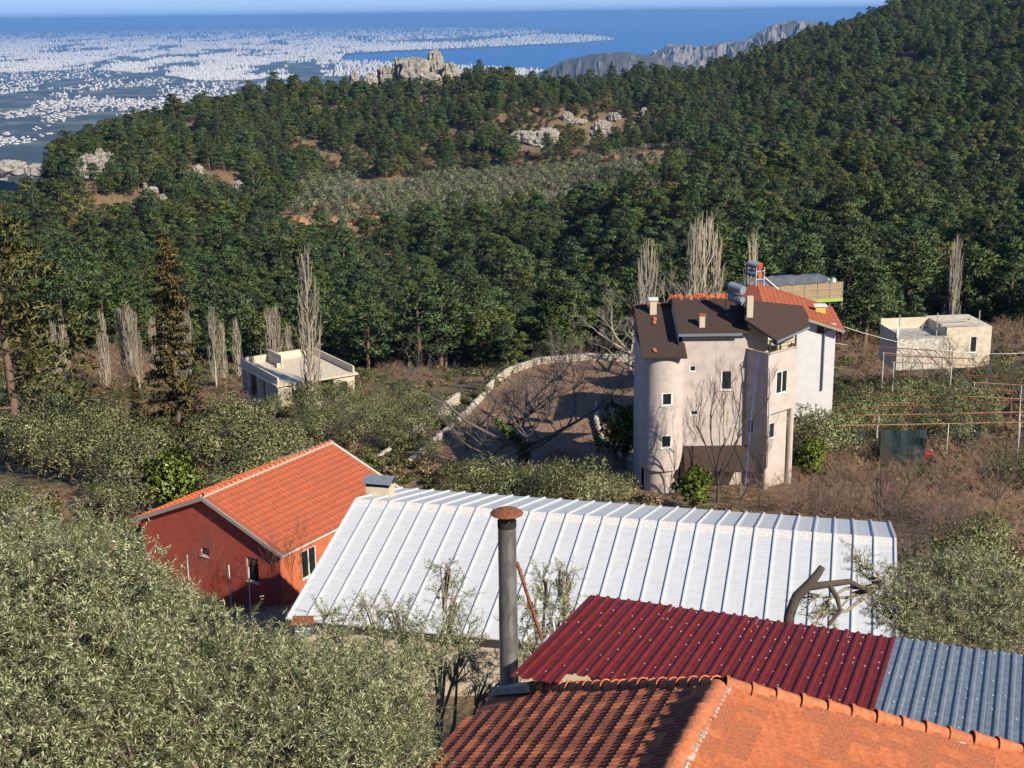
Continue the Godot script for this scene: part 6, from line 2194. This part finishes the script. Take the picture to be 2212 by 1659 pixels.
	for q in [[1550, 92.8, 1.0, 0, "slender leafless tree in front of the pink facade"], [1640, 91, 0.62, 1, "small forked leafless tree below the pink wing"], [1600, 88, 0.5, 0, "thin leafless sapling between the trees below the pink wing"], [1905, 78, 0.75, 1, "leafless tree with a pale stem below the pergolas"], [1830, 72, 0.6, 0, "thin leafless tree above the right end of the white roof"], [1960, 66, 0.62, 1, "leafless tree right of the white roof"], [2010, 70, 0.55, 0, "spindly leafless tree before the pale olive"], [1760, 76, 0.5, 1, "thin leafless tree over the brown shrubs"], [2150, 84, 0.7, 0, "leafless tree at the garden edge below the pergolas"]]:
		plant("bare_tree", q[4], "tree", ft[q[3]], ["trunk", "branches"], [bark, bark], stand(q[0], q[1]), q[0], Vector3.ONE * q[2], "")
	# terrace trees
	var bl := twig_tree(780, 5.0, 0.9, 4, 0.6, Color(0.52, 0.40, 0.38), 0.12, 6, 0.15)
	var k := 0
	for q in [[715, 428, 1.3], [760, 420, 1.5], [790, 428, 1.2], [735, 440, 1.0]]:
		plant("almond_tree", "pinkish almond tree in blossom on the upper terrace", "tree", bl, ["trunk", "branches"], [bark, bark], on_ground(q[0], q[1]), k, Vector3.ONE * q[2], "almond trees on the terrace")
		k += 1
	for q in [[1190, 448, 0.8, 1], [1400, 440, 1.25, 2], [1385, 436, 1.0, 1], [915, 452, 0.7, 2], [975, 445, 0.5, 1], [1335, 330, 0.9, 0], [705, 375, 0.7, 0], [860, 370, 0.6, 0], [1425, 432, 0.9, 2]]:
		plant("bare_tree", "leafless tree standing among the terraced olives", "tree", bt[q[3]], ["trunk", "branches"], [bark, bark], on_ground(q[0], q[1]), q[0], Vector3.ONE * q[2], "leafless trees on the terraces")
	# ---- brown thickets
	rng.seed = 790
	var zones := [[[Vector2(180, 780), Vector2(330, 770), Vector2(340, 850), Vector2(220, 870)], 26, 1.15, "pinkish brown leafless thicket below the poplars"], [[Vector2(400, 830), Vector2(520, 830), Vector2(540, 890), Vector2(420, 900)], 14, 0.9, "grey-brown leafless thicket beside the concrete house"], [[Vector2(690, 880), Vector2(840, 870), Vector2(860, 960), Vector2(720, 970)], 24, 0.95, "dark brown leafless thicket behind the red roof"], [[Vector2(780, 790), Vector2(930, 780), Vector2(960, 830), Vector2(800, 850)], 16, 0.8, "leafless brush beyond the yard wall"], [[Vector2(1180, 1000), Vector2(1370, 960), Vector2(1390, 1060), Vector2(1200, 1060)], 18, 0.55, "reddish leafless shrub below the yard"], [[Vector2(1480, 1000), Vector2(1720, 930), Vector2(1900, 980), Vector2(1960, 1120), Vector2(1760, 1130), Vector2(1480, 1080)], 62, 0.8, "reddish brown leafless shrub below the pink house"], [[Vector2(1900, 1000), Vector2(2230, 960), Vector2(2230, 1200), Vector2(2180, 1230), Vector2(1960, 1120)], 48, 0.9, "dark brown leafless shrub at the garden edge"], [[Vector2(1740, 880), Vector2(2230, 800), Vector2(2230, 900), Vector2(1760, 930)], 36, 0.6, "bare vines and brush under the pergolas"], [[Vector2(1830, 740), Vector2(1940, 740), Vector2(1930, 860), Vector2(1830, 850)], 20, 0.9, "russet leafless shrub beside the white house"], [[Vector2(2110, 660), Vector2(2230, 650), Vector2(2230, 790), Vector2(2150, 770)], 22, 1.0, "russet leafless shrub right of the ruined house"], [[Vector2(0, 930), Vector2(80, 940), Vector2(90, 1010), Vector2(0, 1000)], 10, 0.7, "leafless shrub between the left olives"], [[Vector2(1280, 680), Vector2(1400, 660), Vector2(1400, 770), Vector2(1290, 770)], 14, 0.8, "leafless brush behind the yard wall"]]
	for z in zones:
		var poly: Array = z[0]
		var lo: Vector2 = poly[0]
		var hi: Vector2 = poly[0]
		for p in poly:
			lo = lo.min(p)
			hi = hi.max(p)
		var n := 0
		var tries := 0
		while n < z[1] and tries < 2000:
			tries += 1
			var p := Vector2(rr(lo.x, hi.x), rr(lo.y, hi.y))
			if not inside(p, poly): continue
			var g := on_ground(p.x, p.y, 260.0)
			if in_house(g): continue
			plant("bare_shrub", z[3], "shrub", [thicket[rng.randi() % 4][1]], ["twigs"], [bark], g, rr(0, TAU), Vector3.ONE * z[2] * rr(0.7, 1.3), "thicket of many: " + z[3])
			n += 1

func in_house(g: Vector3) -> bool:
	return (g.x > 8.5 and g.x < 23.0 and g.z < -94.5 and g.z > -107.0) or (g.x > -8.0 and g.x < 18.5 and g.z > -74.0 and g.z < -46.0 and proj(g).x < 1960)

func cedar_mesh(sd: int, h: float, spread: float) -> Array:
	rng.seed = sd
	var tr := MB.new()
	tr.col = Color(0.12, 0.10, 0.08)
	tr.tube([Vector3(0, -0.3, 0), Vector3(0, h * 0.5, 0), Vector3(0.1, h, 0)], [h * 0.016, h * 0.009, 0.02], 6)
	var cr := MB.new()
	for i in 150:
		var t := lerpf(0.06, 0.985, (i + rr(0, 1)) / 150.0)
		var reach := spread * pow(1.0 - t, 0.85) * rr(0.55, 1.1) + 0.2
		var an := rr(0, TAU)
		var o := Vector3(cos(an), 0, sin(an))
		var p0 := Vector3(0, h * t, 0)
		var p1 := p0 + o * reach - Vector3.UP * reach * rr(0.02, 0.22)
		tr.tube([p0, p1], [0.04, 0.01], 3, false)
		var shade := Color(0.135, 0.105, 0.032) * rr(0.7, 1.25)
		for k in int(7 + reach * 8):
			var q := rr(0.1, 1.0)
			var at := p0.lerp(p1, q) + rdir() * Vector3(0.3, 0.12, 0.3)
			tuft(cr, at, (o * 0.6 - Vector3.UP * 0.5).normalized(), rr(0.25, 0.5), 8, 0.16, shade, 0.3, (o * 0.7 + Vector3.UP * 0.5).normalized())
	return [tr.mesh(), cr.mesh()]

func near_trees() -> void:
	var sprays := []
	for i in 3: sprays.append(spray_mesh(800 + i, 24, 0.066, 0.0150, 0.32))
	# the big olives in the left foreground
	var A := stand(90, 16.5)
	var fa := A + Vector3(0.2, 3.6, 0)
	var la := []
	rng.seed = 811
	for q in [[60, 1265, 17.0, 1.15], [185, 1215, 17.5, 0.85], [-60, 1310, 16.0, 1.2], [240, 1265, 16.5, 0.9], [90, 1330, 15.5, 1.25], [270, 1340, 16.0, 0.95], [-30, 1450, 14.5, 1.1], [180, 1470, 14.5, 1.15], [60, 1590, 13.5, 1.0], [335, 1300, 17.5, 0.5], [380, 1400, 17.0, 0.9], [-60, 1225, 18.0, 0.9]]: la.append([at_d(q[0], q[1], q[2]), q[3]])
	near_olive("big silvery olive filling the foreground left of the metal flue", A, la, sprays, 33.0, 812, [[[A + Vector3.DOWN * 0.4, A + Vector3(0.15, 1.6, 0.1), fa], [0.34, 0.27, 0.22]]])
	var B := stand(560, 16.5)
	var fb := B + Vector3(-0.2, 2.2, 0.1)
	var lb := []
	for q in [[430, 1420, 16.8, 0.9], [560, 1455, 17.0, 0.75], [680, 1475, 17.0, 0.7], [800, 1490, 17.0, 0.72], [500, 1500, 15.8, 0.95], [640, 1530, 15.8, 0.95], [760, 1570, 15.8, 0.85], [860, 1570, 16.4, 0.62], [330, 1520, 15.0, 0.95], [440, 1620, 14.6, 0.95], [600, 1650, 14.6, 0.95], [740, 1680, 14.6, 0.85], [850, 1680, 15.2, 0.7], [880, 1480, 18.0, 0.5], [250, 1620, 14.0, 0.9], [620, 1420, 18.2, 0.45]]: lb.append([at_d(q[0], q[1], q[2]), q[3]])
	near_olive("second foreground olive whose outer shoots reach towards the tiled eaves", B, lb, sprays, 34.0, 813, [[[B + Vector3.DOWN * 0.4, B + Vector3(-0.1, 1.0, 0), fb], [0.28, 0.22, 0.18]]])
	# the thin olive behind the flue
	var C := stand(930, 27.0)
	var fc := C + Vector3(0.1, 2.2, 0)
	var lc := []
	for q in [[800, 1350, 28, 0.7], [860, 1400, 27, 0.75], [930, 1390, 27, 0.7], [990, 1420, 27, 0.65], [1010, 1370, 28, 0.5], [975, 1290, 28.5, 0.42], [965, 1235, 28.5, 0.3], [730, 1400, 27, 0.6], [700, 1340, 28, 0.42], [860, 1330, 28.5, 0.4], [1050, 1470, 26.5, 0.6], [760, 1460, 26, 0.7], [880, 1480, 26, 0.6]]: lc.append([at_d(q[0], q[1], q[2]), q[3]])
	near_olive("thin dark-stemmed olive with sparse shoots behind the metal flue", C, lc, sprays, 17.0, 815, [[[C + Vector3.DOWN * 0.4, C + Vector3(0.1, 1.2, 0), fc], [0.16, 0.13, 0.10]], [[fc + Vector3.DOWN * 0.6, fc + Vector3(0.7, 1.0, 0.1), fc + Vector3(1.2, 2.4, 0)], [0.09, 0.07, 0.04]], [[fc + Vector3.DOWN * 1.2, fc + Vector3(-0.9, 0.6, 0.1), fc + Vector3(-1.5, 2.0, 0)], [0.09, 0.07, 0.04]]], 1.25)
	var D := stand(1180, 29.0)
	var ld := []
	for q in [[1150, 1300, 29, 0.5], [1180, 1250, 29.5, 0.34], [1215, 1235, 29.5, 0.28], [1140, 1390, 28, 0.6], [1200, 1340, 28.5, 0.5], [1225, 1300, 29, 0.35], [1165, 1440, 27.5, 0.5], [1230, 1250, 30, 0.25]]: ld.append([at_d(q[0], q[1], q[2]), q[3]])
	near_olive("sparse olive shoots rising beside the brace of the metal flue", D, ld, sprays, 15.0, 817, [[[D + Vector3.DOWN * 0.4, D + Vector3(0, 1.5, 0), D + Vector3(0.1, 3.0, 0)], [0.12, 0.09, 0.06]]], 1.25)
	# the twisted olive over the white roof at the right, and its leafy neighbour
	var E := stand(1700, 33.0)
	var le := []
	for q in [[1770, 1310, 33, 0.34], [1800, 1330, 33, 0.3], [1740, 1290, 33.5, 0.22], [1760, 1335, 32.5, 0.3], [1860, 1220, 33.5, 0.38], [1900, 1250, 33.5, 0.45], [1850, 1200, 34, 0.25]]: le.append([at_d(q[0], q[1], q[2]), q[3]])
	var tw := [at_d(1698, 1420, 32.6), at_d(1705, 1330, 32.8), at_d(1720, 1290, 33), at_d(1745, 1268, 33), at_d(1790, 1262, 33), at_d(1835, 1256, 33.2), at_d(1872, 1275, 33.4), at_d(1900, 1265, 33.6)]
	near_olive("twisted olive trunk bending over the white roof with few shoots", E, le, sprays, 14.0, 819, [[[E + Vector3.DOWN * 0.4, at_d(1698, 1500, 32.6), tw[0], tw[1], tw[2], tw[3], tw[4], tw[5], tw[6], tw[7]], [0.22, 0.2, 0.16, 0.14, 0.13, 0.11, 0.09, 0.075, 0.06, 0.03]], [[tw[2], at_d(1748, 1262, 33), at_d(1766, 1240, 33.1), at_d(1776, 1225, 33.2)], [0.14, 0.13, 0.11, 0.09]], [[tw[4], at_d(1808, 1290, 32.8), at_d(1815, 1320, 32.6), at_d(1790, 1350, 32.4)], [0.08, 0.07, 0.05, 0.05]]], 1.3)
	var G := stand(2060, 33.0)
	var lg := []
	for q in [[1960, 1270, 34, 0.75], [2040, 1250, 34.5, 0.85], [2120, 1250, 34.5, 0.85], [1930, 1330, 33, 0.7], [2010, 1330, 33, 0.85], [2100, 1330, 33, 0.95], [2180, 1330, 33, 0.9], [1900, 1300, 33.5, 0.45], [2000, 1400, 32, 0.8], [2110, 1410, 32, 0.85], [2200, 1410, 32, 0.8], [2190, 1280, 34, 0.7], [2070, 1220, 35, 0.5]]: lg.append([at_d(q[0], q[1], q[2]), q[3]])
	near_olive("broad silvery olive behind the blue-grey metal sheets", G, lg, sprays, 26.0, 821, [[[G + Vector3.DOWN * 0.4, G + Vector3(0, 1.2, 0), G + Vector3(0.1, 2.4, 0)], [0.22, 0.18, 0.15]]], 1.25)

func build_details() -> void:
	build_plants()
	build_yard()

func stone_wall(label: String, pts: Array, hgt: float, thick: float, y_base: float, sd: int) -> void:   # a dry wall of single stones along a line
	rng.seed = sd
	var mid: Vector3 = pts[pts.size() / 2]
	var t := thing("stone_wall", label, "wall", Vector3(mid.x, y_base, mid.z))
	var inv := t.global_transform.affine_inverse()
	var kinds := []
	for k in 5: kinds.append(rock_small(sd + k))
	var core := MB.new()
	for i in pts.size() - 1:
		var a: Vector3 = pts[i]
		var b: Vector3 = pts[i + 1]
		a.y = y_base
		b.y = y_base
		var f := (b - a).normalized()
		core.box(Vector3(-thick * 0.36, -1.2, -(b - a).length()), Vector3(thick * 0.36, hgt - 0.12, 0), Transform3D(Basis(f.cross(Vector3.UP), Vector3.UP, -f), a))
		var n := int((b - a).length() / 0.42)
		for j in 3:
			for k in n:
				var w := rr(0.38, 0.56)
				var at := a.lerp(b, (k + 0.5 + 0.5 * (j % 2)) / n) + Vector3.UP * (hgt - 0.14 - j * 0.3) + f.cross(Vector3.UP) * rr(-0.06, 0.06)
				part("stone", kinds[rng.randi() % 5], M.stone, t, inv * Transform3D(Basis(Vector3.UP, atan2(f.x, f.z) + rr(-0.2, 0.2)).scaled_local(Vector3(thick * rr(0.95, 1.2), rr(0.26, 0.36), w)), at))
	wpart("wall_core", core, M.stone, t)
func rock_small(sd: int) -> ArrayMesh:
	var b := MB.new()
	var f := noise_of(sd, 0.8, 2)
	var g := []
	for i in 6:
		var row := []
		for k in 8:
			var th := PI * i / 5.0
			var ph := TAU * (k % 7) / 7.0
			var d := Vector3(sin(th) * cos(ph), cos(th), sin(th) * sin(ph))
			var sq := pow(pow(absf(d.x), 5.0) + pow(absf(d.y), 5.0) + pow(absf(d.z), 5.0), -0.2)
			row.append(d * sq * (0.5 + 0.12 * f.get_noise_3dv(d * 2.0)))
		g.append(row)
	for i in 5:
		for k in 7:
			if i > 0: b.tri(g[i][k], g[i][k + 1], g[i + 1][k + 1])
			if i < 4: b.tri(g[i][k], g[i + 1][k + 1], g[i + 1][k])
	return b.mesh()

func build_yard() -> void:
	# the walled yard beside the pink house
	var b := MB.new()
	var soil := mat_tex("yard_soil", tone_tex("yard_t", Color(0.13, 0.075, 0.045), Color(0.21, 0.125, 0.075), Color(0.31, 0.20, 0.125), 271, 0.04), 0.25, 0.95, grey_tex("soil_relief", 33, 0.05), 6.0)
	var poly := []
	for q in court: poly.append(q)
	structure("yard", flat_sheet(poly, COURT_Y), soil)
	var line := func(uv: Array) -> Array:
		var out := []
		for q in uv: out.append(at_y(q.x, q.y, COURT_Y + 0.4))
		return out
	stone_wall("pale stone wall bounding the yard on the valley side", line.call([Vector2(1052, 840), Vector2(1075, 818), Vector2(1100, 800), Vector2(1165, 778), Vector2(1270, 770), Vector2(1392, 774)]), 0.75, 0.36, COURT_Y, 281)
	stone_wall("low stone kerb wall along the lane inside the yard", line.call([Vector2(866, 1008), Vector2(920, 962), Vector2(968, 922), Vector2(1010, 884), Vector2(1045, 848)]), 0.45, 0.4, COURT_Y, 287)
	stone_wall("outer stone wall along the lane down to the red house", line.call([Vector2(790, 1002), Vector2(860, 950), Vector2(930, 895), Vector2(990, 845)]), 0.7, 0.45, COURT_Y - 0.4, 291)
	stone_wall("curved retaining wall beside the pink turret", line.call([Vector2(1385, 1000), Vector2(1340, 985), Vector2(1300, 950), Vector2(1288, 905), Vector2(1290, 870)]), 1.1, 0.4, COURT_Y - 0.6, 293)
	# pergolas of rusty pipe in the gardens
	var pergs := [[1735, 921, 2212, 912, 104, 2.2, "rusty pipe pergola rail nearest the pink house", 7], [1740, 900, 2212, 890, 109, 2.3, "long rusty pipe pergola before the olives", 7], [1905, 762, 2040, 772, 128, 2.6, "white pipe pergola before the ruined house", 4], [1925, 782, 2125, 790, 125, 2.6, "rusty pipe pergola before the ruined house", 4], [2060, 855, 2212, 862, 117, 2.4, "pale pipe pergola behind the garden", 3], [1890, 868, 2130, 880, 114, 2.0, "bent pipe frame over the garden beds", 4], [2100, 826, 2212, 832, 120, 2.4, "pale T-shaped vine trellis", 3]]
	for p in pergs:
		var a := at_d(p[0], p[1], p[4])
		var c := at_d(p[2], p[3], p[4] - 1.0)
		var t := thing("pergola", p[6], "pergola", Vector3((a.x + c.x) / 2, a.y - p[5], (a.z + c.z) / 2))
		for k in 2:
			b = MB.new()
			var o := Vector3(0, 0, -2.6 * k)
			b.tube([a + o, c + o], [0.045, 0.045], 6)
			wpart("rail", b, M.rust_pale if k == 0 else M.rust, t)
		for k in p[7]:
			b = MB.new()
			var q: Vector3 = a.lerp(c, (k + 0.1) / (p[7] - 0.8))
			b.tube([Vector3(q.x, height_at(q.x, q.z) - 0.2, q.z), q], [0.04, 0.04], 6)
			wpart("post", b, M.rust if k % 2 else M.white_paint, t)
			b = MB.new()
			b.tube([q, q + Vector3(0, 0, -2.6)], [0.035, 0.035], 5)
			wpart("cross_rail", b, M.rust, t)
	# shade nets
	for q in [[1903, 928, 2002, 1000, 102.5, "dark teal shade net screening the red car"], [1745, 928, 1870, 962, 108.0, "long green shade net fence behind the brown shrubs"], [2010, 915, 2120, 945, 109.0, "green shade net at the far garden edge"]]:
		var a := at_d(q[0], q[1], q[4])
		var c := at_d(q[2], q[1], q[4])
		var lo := at_d(q[0], q[3], q[4]).y
		var t := thing("shade_net", q[5], "net", Vector3((a.x + c.x) / 2, lo, a.z))
		b = MB.new()
		var f := noise_of(int(q[0]), 0.6, 2)
		var nx := 14
		for i in nx:
			for k in 4:
				var pp := []
				for e in [[i, k], [i + 1, k], [i + 1, k + 1], [i, k + 1]]:
					var x := lerpf(a.x, c.x, float(e[0]) / nx)
					var y := lerpf(lo, a.y, e[1] / 4.0)
					pp.append(Vector3(x, y - (0.1 * absf(sin(e[0] * 1.1)) if e[1] == 4 else 0.0), a.z + f.get_noise_2d(x, y) * 0.35))
				b.quad(pp[0], pp[1], pp[2], pp[3])
		wpart("net", b, M.green_net, t)
		for k in 3:
			b = MB.new()
			var x := lerpf(a.x, c.x, k / 2.0)
			b.bar(Vector3(x, lo - 0.8, a.z - 0.1), Vector3(x, a.y + 0.1, a.z - 0.1), 0.06, 0.06)
			wpart("post", b, M.rust, t)
	red_car(at_d(1966, 985, 104.5))
	# wires across the gardens
	for w in [[1823, 706, 111.0, 2300, 752, 132.0, 1.3, "pale cable from the white house across the gardens"], [1700, 700, 112.0, 1830, 745, 125.0, 0.3, "thin wire behind the white house"]]:
		var a := at_d(w[0], w[1], w[2])
		var c := at_d(w[3], w[4], w[5])
		b = MB.new()
		var pts := []
		var rad := []
		for k in 13:
			var t := k / 12.0
			pts.append(a.lerp(c, t) - Vector3.UP * w[6] * 4.0 * t * (1 - t))
			rad.append(0.022)
		b.tube(pts, rad, 4)
		tag(part("cable", b.mesh(), M.white_paint, self), w[7], "cable")
	# field huts on the terraces
	for q in [[1035, 416, 5.0, 2.2, "tiny white field hut among the terraced olives"], [1447, 346, 9.0, 1.6, "low white water tank on the upper terrace"]]:
		var g := on_ground(q[0], q[1])
		var t := thing("field_hut" if q[2] < 6 else "water_tank", q[4], "hut" if q[2] < 6 else "tank", g)
		b = MB.new()
		b.box(Vector3(-q[2] / 2, -0.5, -2), Vector3(q[2] / 2, q[3], 2))
		part("wall", b.mesh(), M.white_stone, t)
		b = MB.new()
		b.box(Vector3(-q[2] / 2 - 0.2, q[3], -2.2), Vector3(q[2] / 2 + 0.2, q[3] + 0.18, 2.2))
		part("roof", b.mesh(), M.concrete, t)
		if q[2] < 6:
			b = MB.new()
			b.box(Vector3(-0.5, q[3] + 0.18, -0.5), Vector3(0.1, q[3] + 2.0, 0.1))
			part("chimney", b.mesh(), M.white_stone, t)
	# fence posts and a sapling in front of the red gable
	for q in [[404, 1200, 1232], [494, 1222, 1265], [537, 1227, 1292]]:
		var a := at_d(q[0], q[1], 79.0)
		var c := at_d(q[0] + 2, q[2], 79.0)
		b = MB.new()
		b.tube([Vector3(c.x, height_at(c.x, c.z) - 0.3, c.z), a], [0.035, 0.035], 6)
		b.tube([a, a + Vector3.UP * 0.03], [0.05, 0.05], 6)
		tag(part("fence_post", b.mesh(), M.white_paint, self), "thin pale metal post before the red gable wall", "post", "posts before the red gable")
	var bark := mat_vertex("bark", 0.95)
	var sap := twig_tree(901, 5.2, 0.5, 3, 1.0, Color(0.16, 0.08, 0.065), 0.03, 5, 0.08)
	for q in [[445, 79.0, 0.95, "thin leafless shrub before the red gable wall"], [500, 79.4, 0.8, "thin leafless shrub between the posts before the red gable"], [640, 78.5, 0.9, "dark climbing bare vine at the corner of the red house"], [605, 78.0, 0.75, "leafless shrub at the foot of the red corner"]]:
		plant("bare_shrub", q[3], "shrub", sap, ["stem", "twigs"], [bark, bark], stand(q[0], q[1]), q[0], Vector3.ONE * q[2], "")

func red_car(at: Vector3) -> void:
	var g := Vector3(at.x, height_at(at.x, at.z), at.z)
	var t := thing("parked_car", "red car half hidden behind the dark shade net", "car", g, 0.15)
	var b := MB.new()
	var side := [Vector2(-2.0, 0.35), Vector2(-2.0, 0.8), Vector2(-1.85, 0.95), Vector2(-1.3, 1.02), Vector2(-0.75, 1.45), Vector2(0.5, 1.45), Vector2(1.15, 1.0), Vector2(1.8, 0.88), Vector2(2.02, 0.72), Vector2(2.02, 0.35)]
	var prof := PackedVector2Array(side)
	var ids := Geometry2D.triangulate_polygon(prof)
	for s in [0.82, -0.82]:
		for k in range(0, ids.size(), 3):
			var p := [prof[ids[k]], prof[ids[k + 1]], prof[ids[k + 2]]]
			b.tri(Vector3(p[0].x, p[0].y, s), Vector3(p[1].x, p[1].y, s), Vector3(p[2].x, p[2].y, s))
	for i in side.size():
		var p: Vector2 = side[i]
		var q: Vector2 = side[(i + 1) % side.size()]
		b.quad(Vector3(p.x, p.y, -0.82), Vector3(q.x, q.y, -0.82), Vector3(q.x, q.y, 0.82), Vector3(p.x, p.y, 0.82))
	part("body", b.mesh(), mat("car_red", Color(0.50, 0.012, 0.012), 0.2), t)
	b = MB.new()
	b.slab([Vector3(1.10, 1.06, 0.7), Vector3(1.10, 1.06, -0.7), Vector3(0.55, 1.44, -0.6), Vector3(0.55, 1.44, 0.6)], 0.02)
	part("windscreen", b.mesh(), M.dark_iron, t)
	b = MB.new()
	b.quad(Vector3(-1.1, 1.05, 0.83), Vector3(0.95, 1.05, 0.83), Vector3(0.45, 1.38, 0.83), Vector3(-0.7, 1.38, 0.83))
	part("side_window", b.mesh(), M.dark_iron, t)
	for s in [0.55, -0.55]:
		b = MB.new()
		b.box(Vector3(1.86, 0.68, s - 0.22), Vector3(2.03, 0.84, s + 0.22))
		part("headlight", b.mesh(), M.white_paint, t)
	for x in [-1.25, 1.3]:
		for s in [0.75, -0.75]:
			b = MB.new()
			b.tube([Vector3(x, 0.32, s - 0.1), Vector3(x, 0.32, s + 0.1)], [0.32, 0.32], 14)
			var w := part("wheel", b.mesh(), M.soot, t)
			b = MB.new()
			b.tube([Vector3(x, 0.32, s - 0.11), Vector3(x, 0.32, s + 0.11)], [0.19, 0.19], 10)
			part("rim", b.mesh(), M.zinc, w)
